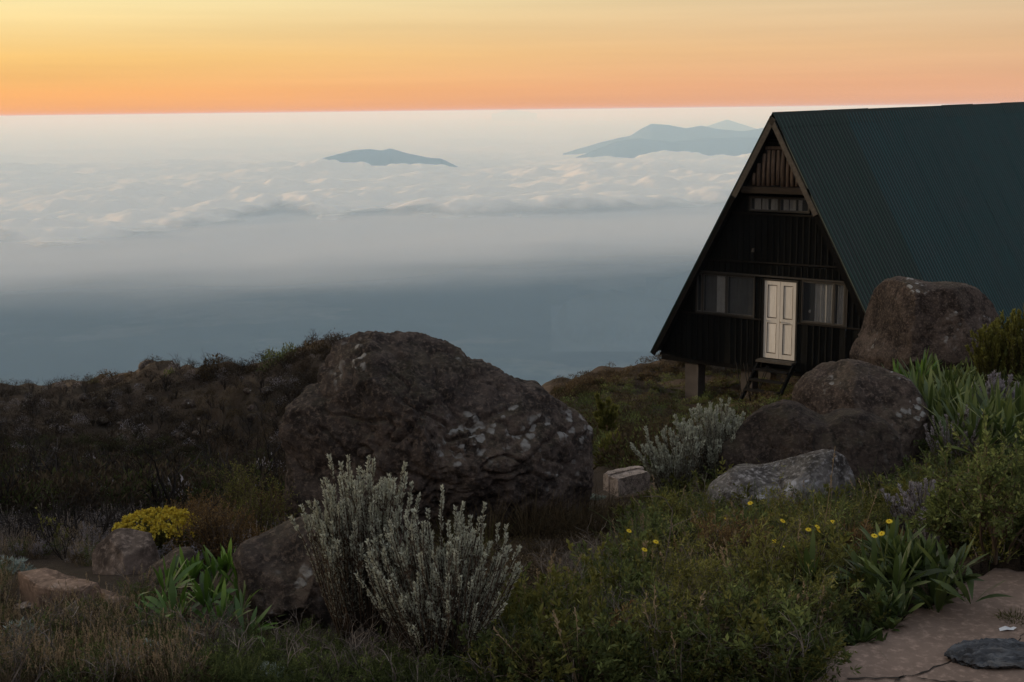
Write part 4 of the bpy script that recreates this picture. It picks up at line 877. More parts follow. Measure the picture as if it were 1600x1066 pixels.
def b_bush(h, seed, stems_n=9, depth=3, leaf=.012, lw=.006, dens=9, mat=None, spread=.55, tilt=.6, stem_mat=None, flowers=0, tint=.5, kids=(2, 5), r0=.006, bits=None):
    """branching bush; leaves set along every last twig"""
    rs = np.random.RandomState(seed); sg = Geo(); lf = Geo(); tips = []; D, a, t = cone_dirs(stems_n, rs, .02, tilt)
    for i in range(stems_n): grow(rs, np.array([cos(a[i]), sin(a[i]), 0]) * h * .06, D[i], h * rs.uniform(.32, .5), r0, depth, sg, tips, kids, spread)
    for P, ln in tips:
        n = max(2, int(dens * rs.uniform(.6, 1.4))); f = rs.uniform(0, len(P) - 1.001, n); k = f.astype(int); pp = P[k] + (P[k + 1] - P[k]) * (f - k)[:, None]
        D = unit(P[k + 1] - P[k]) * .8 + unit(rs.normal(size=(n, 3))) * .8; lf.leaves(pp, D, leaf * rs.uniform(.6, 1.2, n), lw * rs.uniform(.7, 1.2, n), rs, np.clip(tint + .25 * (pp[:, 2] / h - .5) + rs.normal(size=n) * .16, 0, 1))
    r = {'foliage': (lf, mat or M_FERN), 'stem': (sg, stem_mat or M_STEM)}
    if flowers:
        fg = Geo(); idx = rs.permutation(len(tips)); idx = sorted(idx, key=lambda q: -tips[q][0][-1][2])[:flowers]
        for q in idx:
            m_ = 14; D = unit(rs.normal(size=(m_, 3)) + [0, 0, .8]); fg.leaves(tips[q][0][-1] + D * .003, D, .012, .007, rs, rs.uniform(.2, 1, m_))
        r['flower'] = (fg, M_YEL)
    return r
def b_twigs(h, seed, n=5, depth=3, mat=None, spread=.5, tilt=.5, r0=.006, kids=(2, 4)):
    rs = np.random.RandomState(seed); sg = Geo(); tips = []; D, a, t = cone_dirs(n, rs, .02, tilt)
    for i in range(n): grow(rs, np.array([cos(a[i]), sin(a[i]), 0]) * h * .05, D[i], h * rs.uniform(.4, .6), r0, depth, sg, tips, kids, spread, .08, .22)
    return {'branches': (sg, mat or M_TWIG)}
def b_rosette(n, r, seed, mat=None, lw=.2):
    """cushion of silver leaves in small whorls"""
    rs = np.random.RandomState(seed); g = Geo()
    for i in range(n):
        q = unit(rs.normal(size=3) + [0, 0, .6]); q[2] = abs(q[2]); c = q * r * rs.uniform(.45, 1.0) * (1, 1, .75); m_ = 13
        D = unit(q)[None] * .7 + unit(rs.normal(size=(m_, 3))) * .9; g.leaves(np.repeat(c[None], m_, 0), D, r * .26 * rs.uniform(.7, 1.2, m_), r * .26 * lw, rs, np.clip(.35 + .45 * (c[2] / r) + rs.normal(size=m_) * .12, 0, 1))
    return {'leaves': (g, mat or M_SILVERB)}
def b_cushion(n, h, w, seed, mat, ln=.05, lw=.014, stems=True, tint=.45, stem_mat=None):
    """far bush: leaf clumps through the volume of an uneven dome"""
    rs = np.random.RandomState(seed); g = Geo(); q = unit(rs.normal(size=(n, 3))); q[:, 2] = np.abs(q[:, 2]); rr = rs.uniform(.35, 1, n) ** .5 * (1 + .28 * fbm(q * 2.1 + seed, 2)); c = q * rr[:, None] * (w / 2, w / 2, h)
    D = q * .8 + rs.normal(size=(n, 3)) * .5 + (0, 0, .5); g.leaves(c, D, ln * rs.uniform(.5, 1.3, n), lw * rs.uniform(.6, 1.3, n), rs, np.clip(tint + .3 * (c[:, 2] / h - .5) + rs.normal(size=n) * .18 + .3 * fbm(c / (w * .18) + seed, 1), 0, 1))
    r = {'foliage': (g, mat)}
    return r
def plant(name, label, cat, parts, pos, rz=0, scale=1.0, group=None, sink=.02):
    t_ = empty(name, tuple(np.asarray(pos, float) - (0, 0, sink)), rz); t_.scale = (scale,) * 3 if not hasattr(scale, '__len__') else scale; tag(t_, label, cat, group)
    for pn, (g, mt) in parts.items():
        if g.n:
            pn = pn.strip(); o = obj(pn, g.mesh(pn), mt, t_)
            if pn in ('seed_head', 'flower') : o['kind'] = 'stuff'
    return t_
def dist(p): return float(hypot(p[0], p[1]))
def px2m(px, p): return px * dist(p) / F / .96

# ---- the named plants
G = ground_at
p = at(692, 1030, 3.62); p[2] = GZ(np.array([p[0]]), np.array([p[1]]))[0]
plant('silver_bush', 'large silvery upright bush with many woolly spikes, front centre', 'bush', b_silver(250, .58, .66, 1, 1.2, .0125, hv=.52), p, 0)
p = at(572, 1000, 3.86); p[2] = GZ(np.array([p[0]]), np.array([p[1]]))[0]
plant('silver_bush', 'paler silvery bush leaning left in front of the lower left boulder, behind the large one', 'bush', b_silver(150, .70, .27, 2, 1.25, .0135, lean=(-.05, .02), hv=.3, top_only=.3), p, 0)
p = G(1115, 768)
plant('silver_bush', 'tall pale silvery bush beside the low dark boulder, below the hut stilts', 'bush', b_silver(150, px2m(158, p), .52, 3, 1.1, .022, hv=.42, top_only=.2), p, 0)
p = G(1058, 785)
plant('silver_bush', 'short silvery side bush reaching left over the pale bricks', 'bush', b_silver(80, px2m(150, p), .5, 4, 1.1, .021, lean=(-.2, 0), hv=.45), p, 0)
p = G(1495, 745)
for q_, (px, py, hh, lab) in enumerate(((1490, 735, 110, 'grey lilac bush at the right foot of the rounded boulder'), (1440, 845, 125, 'grey lilac bush with drooping lower twigs, between the grey rock and the strap leaves'), (1462, 868, 85, 'low grey lilac twig mass above the strap leaves at right'))):
    p = G(px, py); b_ = b_silver(60, px2m(hh, p), .75, 10 + q_, .9, .015, hv=.5); b_['foliage'] = (b_['foliage'][0], M_LILAC); b_['stem'] = (b_['stem'][0], M_DEAD); plant('lilac_bush', lab, 'bush', b_, p)
# yellow flowering bush
p = G(252, 872); b_ = b_bush(px2m(66, p), 21, 26, 2, .016, .006, 16, M_OLIVE, .5, .95, flowers=240, tint=.35, r0=.004); b_['flower'] = (b_['flower'][0], M_YEL)
fg = Geo(); rs = np.random.RandomState(5); W_ = px2m(66, p); Hh = px2m(72, p)
for i in range(230):
    a = rs.uniform(0, 2 * pi); q = sqrt(rs.rand()); c = np.array([cos(a) * q * W_, sin(a) * q * W_ * .8, Hh * (.62 + .42 * sqrt(max(0, 1 - q * q * .95))) + rs.normal() * .006]); m_ = 16; D = unit(rs.normal(size=(m_, 3)) + [0, 0, .9]); fg.leaves(c + D * .004, D, .016, .010, rs, rs.uniform(.1, 1, m_))
b_['flower'] = (fg, M_YELD); cu = b_cushion(2600, Hh * .98, W_ * 2.0, 9, M_OLIVE, .02, .008, tint=.25); b_['leaves'] = cu['foliage']; plant('yellow_flower_bush', 'rounded bush topped with dense yellow flower heads behind the pyramid rock', 'bush', b_, p)
# strap-leaved clumps
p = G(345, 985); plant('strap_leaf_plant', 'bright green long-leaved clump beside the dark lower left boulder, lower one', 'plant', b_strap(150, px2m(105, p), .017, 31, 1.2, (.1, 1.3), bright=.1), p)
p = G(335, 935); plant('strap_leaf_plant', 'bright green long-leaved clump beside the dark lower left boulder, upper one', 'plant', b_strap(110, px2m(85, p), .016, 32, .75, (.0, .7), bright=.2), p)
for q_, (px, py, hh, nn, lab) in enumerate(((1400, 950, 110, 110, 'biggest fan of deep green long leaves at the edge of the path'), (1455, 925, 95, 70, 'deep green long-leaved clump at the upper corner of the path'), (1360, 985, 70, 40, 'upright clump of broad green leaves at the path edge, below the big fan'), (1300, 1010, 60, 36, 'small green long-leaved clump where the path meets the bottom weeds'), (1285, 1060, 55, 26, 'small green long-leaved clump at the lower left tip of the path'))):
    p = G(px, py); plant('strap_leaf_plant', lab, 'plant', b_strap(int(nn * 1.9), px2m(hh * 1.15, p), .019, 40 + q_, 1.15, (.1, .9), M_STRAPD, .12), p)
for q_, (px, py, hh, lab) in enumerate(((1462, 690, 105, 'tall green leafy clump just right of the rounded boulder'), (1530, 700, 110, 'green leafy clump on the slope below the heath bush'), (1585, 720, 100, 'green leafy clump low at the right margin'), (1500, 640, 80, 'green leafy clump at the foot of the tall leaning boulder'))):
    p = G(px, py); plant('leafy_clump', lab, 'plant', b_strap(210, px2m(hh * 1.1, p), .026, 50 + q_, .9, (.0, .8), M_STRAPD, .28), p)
    p = G(px + 20, py + 14); plant('leafy_clump', lab.replace('green leafy', 'smaller green leafy').replace('tall smaller', 'smaller') + ', on its near side', 'plant', b_strap(60, px2m(hh * .7, p), .02, 60 + q_, 1.0, (.0, .9), M_STRAPD, .05), p)
p = G(1420, 612); plant('leafy_clump', 'pale green leafy stalks sprouting at the lower edge of the tall leaning boulder', 'plant', b_strap(50, px2m(48, p), .02, 71, .7, (0, .5), M_STRAP, .1), at(1420, 618, 11))
# upright olive heath bush on the right margin
for q_, (px, hh, nn, lab) in enumerate(((1545, 105, 70, 'upright olive heath bush with thin spires against the roof, at the right margin'), (1590, 120, 80, 'upright olive heath bush at the far right, taller neighbour of the other'))):
    p = at(px, 600 - 6 * q_, 11.0); b_ = b_silver(nn, px2m(hh, p), .28, 80 + q_, 1.2, .03, head=False, hv=.5); b_['foliage'] = (b_['foliage'][0], M_OLIVE); plant('heath_bush', lab, 'bush', b_, p)
p = G(1550, 668); b_ = b_silver(60, px2m(95, p), .7, 85, 1.2, .03, head=True, hv=.5); b_['foliage'] = (b_['foliage'][0], M_LILAC); plant('dry_heath_bush', 'pale brownish dry bush in front of the olive heath at the right margin', 'bush', b_, p)
# feathery bush at right
for q_, (px, py, hh, lab) in enumerate(((1560, 880, 165, 'feathery green bush at the right margin above the path'), (1500, 870, 90, 'lower feathery green bush beside the path corner, left of the bigger one'))):
    p = G(px, py); plant('feathery_bush', lab, 'bush', b_bush(px2m(hh * 1.3, p), 90 + q_, 15, 3, .022, .009, 13, M_FERN, .5, .65, tint=.6), p)
# ferny bushes along the lower middle and right
low = [(1180, 1040, 150, 'feathery green bush at the bottom, left of the path tip'), (1110, 1000, 120, 'feathery green bush low in the weeds between the silver bush and the path, upper'), (900, 1060, 90, 'low feathery green bush at the bottom edge right of the large silver bush'),
       (980, 1050, 95, 'low feathery green bush at the bottom edge, middle of three'), (1060, 1062, 90, 'low feathery green bush at the bottom edge, rightmost of three'), (1230, 960, 120, 'tangled green bush right of the middle weeds, below the yellow daisies'), (1290, 930, 120, 'tangled green bush directly below the grey lichen rock'),
       (1150, 920, 130, 'tangled green bush left below the grey lichen rock'), (1060, 900, 120, 'tangled green bush in front of the pale bricks'), (1050, 850, 90, 'green bush with pale stalks next to the pale bricks'), (1320, 870, 90, 'small green bush under the right end of the grey lichen rock'), (1350, 900, 90, 'small green bush in front of the lilac twigs')]
for q_, (px, py, hh, lab) in enumerate(low):
    p = G(px, py); plant('feathery_bush', lab, 'bush', b_bush(px2m(hh * 1.15, p), 100 + q_, 11, 3, (.021, .014, .026)[q_ % 3], (.006, .004, .0055)[q_ % 3], (9, 12, 6)[q_ % 3], (M_FERN, M_OLIVE, M_FERN, M_RUSSET)[q_ % 4], .5, (.7, .45)[q_ % 2], tint=.6), p)
# yellow daisies on stalks
def daisy(px, py, hh, seed, lab, heads=3, mat=M_YEL):
    hh = hh + 55; rs = np.random.RandomState(seed); p = G(px, py + hh); h = px2m(hh, p); st = Geo(); fls = []; lf = Geo(); P = polyline((0, 0, 0), (rs.normal() * .12, rs.normal() * .1, 1), h * .8, 6, rs, .06, .05); st.tube(P, np.linspace(.0022, .0014, 7), .7, 4)
    for i in range(heads):
        Q_ = polyline(P[4 + i % 2], (rs.normal() * .6, rs.normal() * .5, 1), h * .28, 3, rs, .12, .2); st.tube(Q_, .0011, .7, 3); c = Q_[-1]; n = 13; fl = Geo(); fls.append(fl); a = np.arange(n) * 2 * pi / n; nr = unit(np.array([rs.normal() * .4, -.4, 1])); e1 = unit(np.cross(nr, [1, .2, 0])); e2 = np.cross(nr, e1)
        D = np.cos(a)[:, None] * e1 + np.sin(a)[:, None] * e2 + nr * .12; fl.blades(np.repeat(c[None], n, 0), D, .012, .005, .2, rs, rs.uniform(.5, 1, n), 2, .7, np.cross(D, nr)); fl.leaves(np.repeat(c[None], 8, 0), nr[None] + rs.normal(size=(8, 3)) * .6, .004, .004, rs, .0)
    m_ = 16; f = rs.uniform(.5, 5.5, m_); k = f.astype(int); lf.blades(P[k] + (P[k + 1] - P[k]) * (f - k)[:, None], unit(rs.normal(size=(m_, 3)) + [0, 0, .8]), .035, .008, .6, rs, rs.uniform(.3, .8, m_), 3, .7)
    plant('yellow_daisy', lab, 'flower', dict([('stem', (st, M_FERN)), ('leaves', (lf, M_FERN))] + [('flower_head' + ' ' * i, (q_, mat)) for i, q_ in enumerate(fls)]), p)
for i, (px, py, hh, lab, nh) in enumerate(((1208, 743, 115, 'yellow daisy standing against the grey lichen rock, highest of all', 1), (1258, 776, 100, 'yellow daisy cluster in front of the grey lichen rock, brightest', 3), (1245, 792, 95, 'yellow daisy just left below the brightest cluster', 2), (1237, 810, 80, 'lone yellow daisy below the grey lichen rock', 1), (1290, 784, 90, 'small yellow daisy at the right end of the grey lichen rock', 1), (1380, 795, 110, 'drooping yellow daisy left of the lilac twigs', 3),
                                        (1003, 775, 95, 'yellow daisy leaning beside the pale bricks', 1), (1025, 815, 90, 'yellow daisy low among weeds in front of the pale bricks', 2), (1118, 772, 60, 'small yellow daisy at the left tip of the grey lichen rock', 1))):
    daisy(px, py, hh, 200 + i, lab, nh)
# tall dry stalks
def stalk(name, lab, pts, d, r=.0016, tint=.8, mat=M_STRAW, head=12, hl=.01):
    P = np.array([at(a, b, d) for a, b in pts]); f = np.linspace(0, len(P) - 1.001, 14); k = f.astype(int); Q_ = P[k] + (P[k + 1] - P[k]) * (f - k)[:, None]; base = Q_[0].copy(); rs = np.random.RandomState(int(pts[0][0])); g = Geo(); g.tube(Q_ - base, np.linspace(r, r * .5, 14), tint, 4); hd = Geo()
    if head: m_ = head; ff = rs.uniform(10.5, 12.99, m_); kk = ff.astype(int); hd.leaves((Q_ - base)[kk] + ((Q_)[kk + 1] - Q_[kk]) * (ff - kk)[:, None], unit(Q_[-1] - Q_[-2])[None] + rs.normal(size=(m_, 3)) * .4, hl, hl * .35, rs, .9)
    plant(name, lab, 'dry stalk', {'stem': (g, mat), 'seed_head': (hd, mat)}, base, sink=0)
stalk('grass_stalk', 'tallest dry grass stalk, bowing over the grey lichen rock', [(1272, 935), (1284, 860), (1293, 790), (1300, 740), (1305, 697)], 4.6)
stalk('grass_stalk', 'straight dry stalk leaning right between the weeds and strap leaves', [(1308, 950), (1325, 900), (1345, 845), (1360, 800), (1372, 765)], 4.5)
stalk('grass_stalk', 'thin dry stalk rising close beside the tallest one', [(1296, 900), (1292, 860), (1294, 820), (1300, 770), (1298, 745)], 4.7, .0012)
stalk('weed_stalk', 'knobbly brown weed stalk curving up towards the pale bricks', [(1002, 990), (1022, 930), (1040, 880), (1052, 800), (1036, 775), (1006, 776)], 4.4, .0024, .55, M_DEAD, 0)
stalk('weed_stalk', 'bare pale twig leaning right from the brown weed stalk', [(1044, 826), (1060, 818), (1075, 812), (1098, 800)], 4.5, .0014, .7, M_DEAD, 0)
stalk('weed_stalk', 'curved pale twig behind the large silver bush, against the lower left boulder', [(540, 815), (528, 806), (518, 796), (506, 790)], 4.3, .0016, .7, M_DEAD, 0)
stalk('weed_stalk', 'dry brown twig lying against the front of the lower left boulder', [(508, 1010), (494, 960), (478, 930), (464, 905)], 4.1, .0012, .7, M_DEAD, 0)
for i, (x0, y0, x1, y1) in enumerate(((300, 1060, 322, 980), (275, 1066, 300, 1000), (335, 1066, 345, 1010), (215, 1060, 232, 1010), (245, 1066, 250, 1010), (1085, 1000, 1120, 930), (950, 980, 965, 900), (1330, 940, 1336, 890))):
    stalk('grass_stalk', ['dry stalk bending right, at the lower left below the green clump', 'second dry stalk at the lower left, near the bottom edge', 'short straight dry stalk under the dark boulder', 'dry stalk left of the little silver cushion', 'dry stalk in front of the little silver cushion', 'thin dry stalk in the weeds right of the bare earth', 'thin dry stalk at the lower edge of the bare earth', 'short dry stalk in the deep green fan'][i], [(x0, y0), ((x0 + x1) / 2 - 4, (y0 + y1) / 2), (x1, y1)], 3.8 if i < 5 else 4.3, .0012)
# seeding weed with several branches at right
for q_, (px, py, hh, lab) in enumerate(((1335, 860, 165, 'branched seeding weed standing tall before the dark boulder'), (1182, 800, 90, 'thin seeding weed at the left part of the grey lichen rock'), (1385, 870, 150, 'branched seeding weed right of the tall one'))):
    p = G(px, py); rs = np.random.RandomState(300 + q_); h = px2m(hh, p); b_ = b_bush(h, 300 + q_, 3, 2, .008, .004, 4, M_OLIVE, .35, .2, M_OLIVE, tint=.5, r0=.0024, kids=(2, 4)); plant('seeding_weed', lab, 'weed', b_, p)
# silver cushions low left
for q_, (px, py, r_, lab) in enumerate(((218, 1030, 46, 'rounded silver-blue cushion plant at lower left, biggest of the cushions'), (425, 1060, 38, 'small silver cushion plant at the bottom edge below the dark boulder'), (30, 1010, 50, 'grey-green cushion plant in the lower left corner'), (285, 985, 28, 'small silver tuft at the foot of the green clump'), (930, 782, 18, 'tiny silver tuft on bare earth by the great boulder'), (165, 1045, 40, 'dull green cushion beside the biggest silver cushion'), (18, 895, 34, 'grey-green cushion bush at the left margin behind the flat slab'), (1384, 668, 20, 'pale grey lichen-like tuft on the rounded brown boulder'))):
    p = G(px, py); r = px2m(r_, p)
    if px == 1384: continue
    plant('silver_cushion', lab, 'plant', b_rosette(70, r, 400 + q_, M_SILVERB if q_ != 5 else M_FERN, .22), p)
# shrubs behind: brown twiggy bush between yellow bush and great boulder
for q_, (px, py, hh, tw, lab) in enumerate(((350, 880, 125, .5, 'brown twiggy bush left of the great boulder'), (405, 850, 130, .5, 'olive-topped bush touching the left flank of the great boulder'), (300, 850, 90, .5, 'small brown twiggy bush behind the yellow bush'), (375, 820, 110, .4, 'yellowish heath bush behind the brown twiggy bush'))):
    p = G(px, py); h = px2m(hh, p); b_ = b_bush(h, 500 + q_, 13, 3, .016, .005, 6, M_OLIVE if q_ in (1, 3) else M_RUSSET, .45, .5, tint=.5, r0=.005); plant('twiggy_bush', lab, 'bush', b_, p)
# burnt twigs at left
labs = ['at the left margin', 'left of the yellowish sprout', 'above the flat slab', 'behind the flat slab, right part', 'left of the yellow bush', 'just behind the yellow bush', 'near the left margin, taller', 'above the pyramid rock', 'right of the yellow bush', 'halfway up the dark slope', 'leaning over the small dark boulder']
for q_, (px, py, hh) in enumerate(((14, 850, 75), (75, 862, 85), (110, 850, 80), (150, 845, 75), (182, 840, 85), (215, 830, 80), (40, 840, 70), (135, 815, 60), (320, 835, 95), (250, 800, 65), (90, 835, 70))):
    p = G(px, py); plant('burnt_shrub', 'charred leafless shrub ' + labs[q_], 'dead shrub', b_twigs(px2m(hh, p), 600 + q_, 4, 3, None, .5, .55, .007), p, group='charred shrubs on the left slope')
# yellow-green upright plant beyond the great boulder
p = G(950, 690); b_ = b_silver(16, px2m(85, p), .12, 701, 1.4, .07, head=False, hv=.5); b_['foliage'] = (b_['foliage'][0], M_OLIVE); plant('upright_shrub', 'yellow-green upright shrub just right of the great boulder', 'shrub', b_, p)
p = G(958, 725); plant('upright_shrub', 'lower yellow-green shrub under the upright one, beside the great boulder', 'shrub', b_cushion(900, px2m(50, p), px2m(50, p), 702, M_OLIVE, .06, .02), p)
# grass tufts by the great boulder's foot
for q_, (px, py, hh, lab) in enumerate(((712, 800, 60, 'olive grass tuft at the foot of the great boulder'), (640, 1000, 50, 'grass tuft'), (760, 810, 50, 'second olive grass tuft at the foot of the great boulder'), (845, 800, 48, 'dark grass tuft right of the tufts under the great boulder'), (905, 785, 50, 'dark grass tuft near the tiny silver tuft'))):
    if q_ == 1: continue
    p = at(px, py + 12, 5.55); p[2] = GZ(p[:1], p[1:2])[0]; plant('grass_tuft', lab, 'grass tuft', b_grass(170, px2m(hh, p) * 1.5, .0022, 800 + q_, .9, (.6, 2.0), M_BROWN if q_ > 2 else M_OLIVE, .08, .3), p)
p = on_path(1585, 968); plant('grass_tuft', 'mossy brown tuft growing in the path at the right margin', 'grass tuft', b_grass(260, .035, .0022, 815, 1.1, (.6, 2.0), M_OLIVE, .05, .3), p, sink=0)
# yellow sprout among burnt twigs
p = G(88, 862); plant('leafy_sprout', 'pale yellow-green leafy sprout among the charred shrubs', 'plant', b_bush(px2m(78, p), 820, 3, 2, .022, .01, 8, M_OLIVE, .4, .2, M_OLIVE, tint=.7, r0=.003, kids=(2, 3)), p)
p = G(820, 990); plant('leafy_sprout', 'pale leafy sprout leaning out from the right side of the large silver bush', 'plant', b_bush(px2m(120, p), 821, 4, 2, .02, .007, 8, M_OLIVE, .4, .35, M_FERN, tint=.7, r0=.003), p)
for q_, (px, py, lab) in enumerate(((465, 1050, 'small leafy weed below the dark lower left boulder'), (530, 1052, 'small leafy weed left of the round grey stone'), (1268, 578, ''))):
    if lab: p = G(px, py); plant('leafy_sprout', lab, 'plant', b_bush(px2m(55, p), 830 + q_, 5, 1, .016, .008, 9, M_FERN, .4, .5, tint=.7, r0=.002), p)

# ---- what nobody could count: joined covers
def scatter(name, protos, pts, s0, s1, mat, seed, kind='stuff', tiltn=.15, zoff=0, tvar=.12):
    rs = np.random.RandomState(seed); Vs = []; Ts = []; Fs = {3: [], 4: []}; n0 = 0; which = rs.randint(0, len(protos), len(pts))
    for w_, pr in enumerate(protos):
        V, T, Fa = pr.arr(); sel = pts[which == w_]
        if not len(sel): continue
        k = len(sel); a = rs.uniform(0, 2 * pi, k); s_ = rs.uniform(s0, s1, k); tx, ty = rs.normal(size=(2, k)) * tiltn
        x = V[None, :, 0] * np.cos(a)[:, None] - V[None, :, 1] * np.sin(a)[:, None]; y = V[None, :, 0] * np.sin(a)[:, None] + V[None, :, 1] * np.cos(a)[:, None]; z = V[None, :, 2]
        P = np.stack([x + z * tx[:, None], y + z * ty[:, None], z + 0 * x], 2) * s_[:, None, None] + sel[:, None] + (0, 0, zoff)
        Vs.append(P.reshape(-1, 3)); Ts.append(np.clip(T[None] + rs.normal(size=k)[:, None] * tvar, 0, 1).ravel())
        for q in (3, 4):
            if len(Fa[q]): Fs[q].append((Fa[q][None] + (np.arange(k) * len(V))[:, None, None] + n0).reshape(-1, q))
        n0 += k * len(V)
    return tag(obj(name, mesh(name, np.concatenate(Vs), [np.concatenate(v) for v in Fs.values() if v], np.concatenate(Ts)), mat), kind=kind)
_pxp = [(1270, 1066), (1282, 1025), (1300, 1010), (1340, 998), (1400, 962), (1452, 940), (1524, 893), (1556, 880), (1700, 885), (1800, 1100), (1270, 1100)]
CLEAR = [[(1290, 1005), (1330, 880), (1400, 850), (1500, 830), (1530, 890), (1400, 975)], [(280, 890), (400, 880), (400, 1010), (290, 1010)], [(15, 884), (90, 872), (160, 902), (215, 930), (205, 955), (165, 962), (110, 945), (20, 935)], [(15, 938), (80, 934), (90, 985), (15, 985)], [(140, 880), (255, 880), (250, 940), (150, 930)]]
BARE = [[(240, 625), (300, 610), (425, 612), (430, 700), (330, 712)]]
def region(poly, n, seed, avoid=True, clear=()):
    rs = np.random.RandomState(seed); xs = [p[0] for p in poly]; ys = [p[1] for p in poly]; x = rs.uniform(min(xs), max(xs), n * 4); y = rs.uniform(min(ys), max(ys), n * 4)
    k = inpoly(x, y, poly)
    for q in list(CLEAR) + list(clear): k &= ~inpoly(x, y, q)
    if avoid: k &= ~inpoly(x, y, _pxp)
    x, y = x[k][:n], y[k][:n]; return ground_many(x, y)
def g1(d): return list(d.values())[0][0]
gr = [g1(b_grass(34, .13, .0024, 900 + i, .7, (.3, 1.6), rad_=.04)) for i in range(5)]
grs = [g1(b_grass(26, .12, .0018, 910 + i, .5, (.1, .9), rad_=.05, tint=.55, seeds=4)) for i in range(5)]
def fern_geo(i, h=.13, dens=9, lf=.009, lw=.0035, n=5, depth=2): d = b_bush(h, 920 + i, n, depth, lf, lw, dens, M_FERN, .6, .95, tint=.45, r0=.0015, kids=(2, 4)); return d['foliage'][0]
fe = [fern_geo(i) for i in range(5)]; fb = [fern_geo(i + 10, .15, 8, .016, .006, 4, 2) for i in range(5)]
tw = [g1(b_twigs(.13, 930 + i, 3, 2, None, .7, .9, .0014)) for i in range(4)]
def creep(i):
    rs = np.random.RandomState(940 + i); g = Geo(); n = 60; P = np.concatenate([rs.normal(size=(n, 2)) * .05, rs.uniform(0, .018, (n, 1))], 1); g.leaves(P, unit(rs.normal(size=(n, 3)) + [0, 0, .5]), .012, .006, rs, rs.uniform(.1, .8, n)); return g
cr = [creep(i) for i in range(4)]
FULLR = [(800, 990), (900, 950), (990, 870), (1010, 790), (1120, 780), (1340, 800), (1420, 760), (1460, 700), (1500, 640), (1720, 600), (1720, 1090), (760, 1090)]
LEFTB = [(-120, 900), (60, 860), (250, 890), (380, 920), (420, 1000), (600, 1020), (820, 1000), (820, 1090), (-120, 1090)]
scatter('green_weeds', fb, region(FULLR, 620, 1), .5, 1.7, M_FERN, 1)
scatter('grass', gr, region(FULLR, 640, 2), .7, 2.1, M_GRASS, 2)
scatter('dry_grass', grs, region([(-120, 880), (60, 850), (130, 830), (260, 900), (330, 960), (300, 1090), (-120, 1090)], 900, 3), .28, .75, M_STRAW, 3)
scatter('dry_weeds', fe, region([(-120, 870), (60, 840), (330, 900), (330, 1090), (-120, 1090)], 420, 33), .3, .75, M_BROWN, 33)
scatter('green_grass', gr, region(LEFTB, 480, 4), .4, .9, M_GRASS, 4)
scatter('low_weeds', fe, region(LEFTB, 480, 5), .4, .9, M_FERN, 5)
tall = [b_bush(.36, 1960 + i, 3, 3, .02, .0055, 5, M_FERN, .38, .35, tint=.6, r0=.0028)['foliage'][0] for i in range(4)]; tals = [b_bush(.36, 1960 + i, 3, 3, .02, .0055, 5, M_FERN, .38, .35, tint=.6, r0=.0028)['stem'][0] for i in range(4)]
TR = [(1000, 900), (1090, 830), (1340, 860), (1480, 800), (1600, 790), (1600, 860), (1500, 850), (1330, 960), (1200, 1060), (1000, 1060)]
scatter('tall_loose_weeds', tall, region(TR, 75, 53), .5, 1.0, M_OLIVE, 53)
scatter('tall_loose_stems', tals, region(TR, 75, 53), .5, 1.0, M_DEAD, 53)
scatter('pale_weeds', fb, region(FULLR, 200, 51), .8, 2.0, M_OLIVE, 51)
scatter('silver_weeds', [g1(b_rosette(12, .05, 955 + i)) for i in range(3)], region(FULLR, 40, 52), .6, 1.2, M_SILVERB, 52)
scatter('olive_weeds', fe, region(FULLR, 520, 41), .6, 1.7, M_OLIVE, 41)
scatter('straw', grs, region(FULLR, 60, 42), .7, 1.7, M_STRAW, 42)
scatter('boulder_foot_grass', gr, region([(680, 815), (950, 800), (960, 835), (690, 860)], 120, 44), 1.0, 2.2, M_BROWN, 44)
scatter('brown_weeds', fe, region(FULLR, 420, 43), .6, 1.5, M_BROWN, 43)
scatter('russet_tangle', tw, region([(1100, 860), (1250, 830), (1330, 880), (1300, 960), (1180, 1000), (1080, 960)], 260, 49), .9, 2.0, M_RUSSET, 49)
scatter('earth_tangle', tw, region([(850, 900), (1020, 860), (1090, 940), (1100, 1060), (960, 1040)], 260, 50), .8, 1.9, M_DEAD, 50)
scatter('brown_stems', tw, region(FULLR, 420, 6), .8, 2.2, M_DEAD, 6)
scatter('dry_sticks', tw, region(LEFTB, 220, 7), .6, 1.6, M_DEAD, 7)
scatter('creeping_cover', cr, region([(640, 830), (1010, 790), (1000, 920), (820, 960), (640, 900)], 420, 8), .6, 1.2, M_BROWN, 8)
scatter('dry_leaf_litter', cr, region([(640, 820), (1040, 790), (1060, 960), (820, 1000), (640, 900)], 260, 9), .3, .8, M_STRAW, 9)
scatter('dead_twigs', tw, region([(-100, 800), (430, 780), (430, 880), (240, 870), (-100, 890)], 220, 10), .8, 1.9, M_TWIG, 10)
scatter('dead_heath_grass', grs, region([(-100, 815), (430, 800), (430, 880), (240, 880), (-100, 900)], 420, 46), .4, 1.0, M_DEAD, 46)
scatter('russet_heath', fe, region([(280, 800), (440, 780), (440, 900), (260, 880)], 160, 47), .7, 1.6, M_RUSSET, 47)
scatter('pale_heath', fe, region([(-100, 810), (430, 790), (420, 900), (240, 890), (-100, 900)], 330, 11), .4, 1.0, M_LILAC, 11)
scatter('path_edge_weeds', fe, region([(1240, 1090), (1262, 1030), (1300, 990), (1400, 945), (1520, 880), (1556, 860), (1700, 850), (1700, 885), (1560, 884), (1520, 897), (1400, 966), (1300, 1014), (1262, 1090)], 190, 12, True), .4, 1.0, M_GRASS, 12)
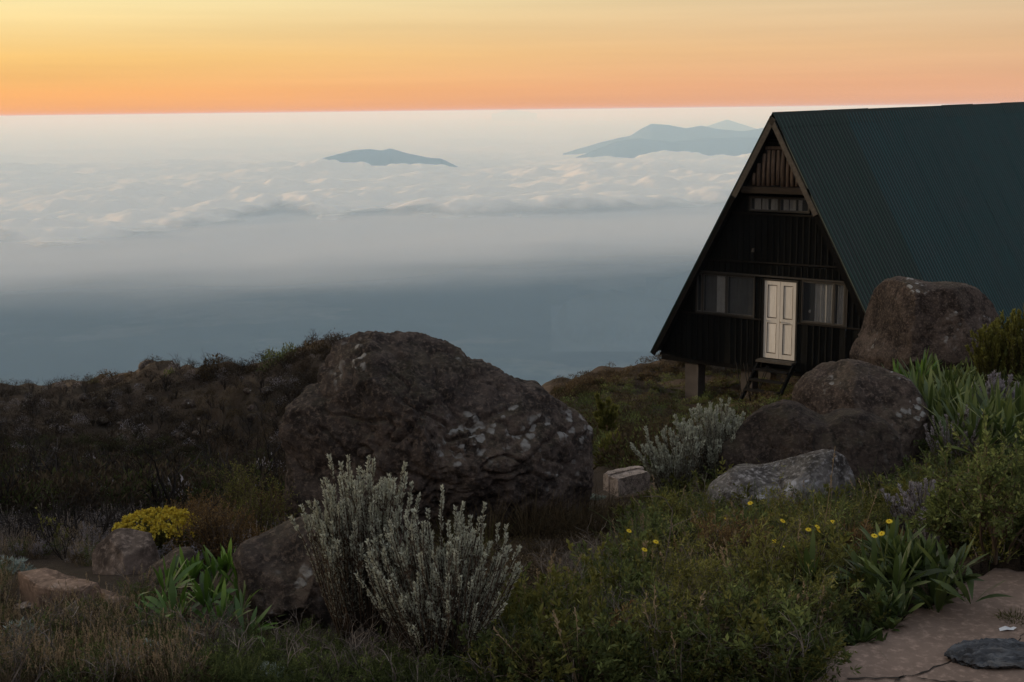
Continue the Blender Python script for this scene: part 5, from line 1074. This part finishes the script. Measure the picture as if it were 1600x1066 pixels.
# the same growth carries on outside the picture and behind the great boulder
SIDE = [(1600, 600), (2180, 560), (2180, 1100), (2000, 1100), (1900, 960), (1720, 880), (1600, 870)]
scatter('weeds_beside', fb, region(SIDE, 420, 61, False), .7, 2.0, M_FERN, 61)
scatter('grass_beside', gr, region(SIDE, 420, 62, False), .8, 2.2, M_GRASS, 62)
scatter('dry_grass_beside', grs, region([(-560, 800), (-100, 800), (-100, 1090), (-560, 1090)], 260, 63), .4, 1.2, M_STRAW, 63)
# middle distance slope under the hut
cu = [g1(b_cushion(150, .28, .5, 950 + i, M_FERN, .06, .02)) for i in range(5)]
cg = [g1(b_grass(40, .3, .009, 960 + i, .7, (.3, 1.4), rad_=.15)) for i in range(4)]
MID = [(870, 618), (1000, 590), (1080, 575), (1240, 575), (1330, 600), (1300, 660), (1110, 720), (1000, 760), (940, 720), (890, 650)]
scatter('slope_grass', cg, region(MID, 1500, 21), .25, .65, M_OLIVE, 21)
scatter('slope_heath', cu, region(MID, 420, 22), .3, .9, M_FERN, 22)
scatter('slope_brown_heath', cu, region([(860, 640), (870, 604), (1000, 580), (1080, 560), (1300, 566), (1300, 600), (1080, 590), (980, 612)], 380, 23), .5, 1.1, M_BROWN, 23)
scatter('slope_brown_heath', cu, region(MID, 160, 24), .5, 1.2, M_BROWN, 24)
# dark hillside at left
HILL = [(-150, 640), (0, 606), (140, 590), (240, 572), (350, 572), (400, 560), (440, 530), (540, 530), (560, 640), (430, 760), (430, 800), (-150, 830)]
LOWH = [(-150, 700), (250, 690), (430, 740), (430, 800), (-150, 830)]
cb = [g1(b_cushion(170, .34, .6, 970 + i, M_BROWN, .055, .02)) for i in range(6)]
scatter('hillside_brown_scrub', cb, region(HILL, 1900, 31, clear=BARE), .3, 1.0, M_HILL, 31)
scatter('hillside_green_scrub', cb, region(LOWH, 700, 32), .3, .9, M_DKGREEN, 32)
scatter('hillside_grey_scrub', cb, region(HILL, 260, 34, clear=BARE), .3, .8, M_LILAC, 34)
scatter('gully_scrub', cb, region(BARE[0], 160, 48), .2, .7, M_BROWN, 48)
scatter('hillside_dead_twigs', [g1(b_twigs(.7, 980 + i, 4, 2, None, .5, .6, .012)) for i in range(4)], region(HILL, 260, 35), .4, 1.0, M_TWIG, 35)
scatter('hollow_scrub', cb, region([(560, 640), (880, 622), (900, 700), (880, 770), (700, 800), (560, 790)], 420, 64), .4, 1.2, M_BROWN, 64)
scatter('slope_beside', cb, region([(1340, 600), (1600, 580), (2180, 540), (2180, 640), (1600, 640), (1340, 660)], 320, 65), .4, 1.2, M_FERN, 65)
# bushes on the skyline that can be told apart
sk = [(452, 552, 34, 'tufted bush standing highest on the dark skyline, left of the great boulder'), (484, 552, 40, 'dense bush on the skyline touching the great boulder'), (505, 556, 40, 'dark bush behind the shoulder of the great boulder'), (425, 566, 40, 'rounded bush on the rising part of the dark skyline'), (338, 580, 44, 'broad bush on the middle of the dark skyline'), (318, 584, 30, 'smaller bush left of the broad skyline bush'), (268, 590, 32, 'bush right of the round skyline boulder'), (172, 596, 34, 'wispy bush left of the round skyline boulder'), (205, 590, 26, 'low bush beside the round skyline boulder'), (148, 604, 26, 'small bush on the left skyline'), (395, 580, 30, 'small bush in the dip of the skyline')]
for q_, (px, py, w, lab) in enumerate(sk):
    d = np.interp(px, [0, 170, 300, 430, 520], [58, 50, 40, 37.5, 36]); p = at(px, py + 6, d); zz = GZ(p[:1], p[1:2])[0]; p[2] = min(p[2], zz + .35); wm = w * d / F
    b_ = b_cushion(420, wm * .85, wm, 990 + q_, M_BROWN if q_ % 3 else M_FERN, wm * .13, wm * .045); b_['branches'] = (b_twigs(wm * 1.0, 990 + q_, 5, 2, None, .5, .6, .01)['branches'][0], M_TWIG); plant('skyline_bush', lab, 'bush', b_, p, sink=.15)
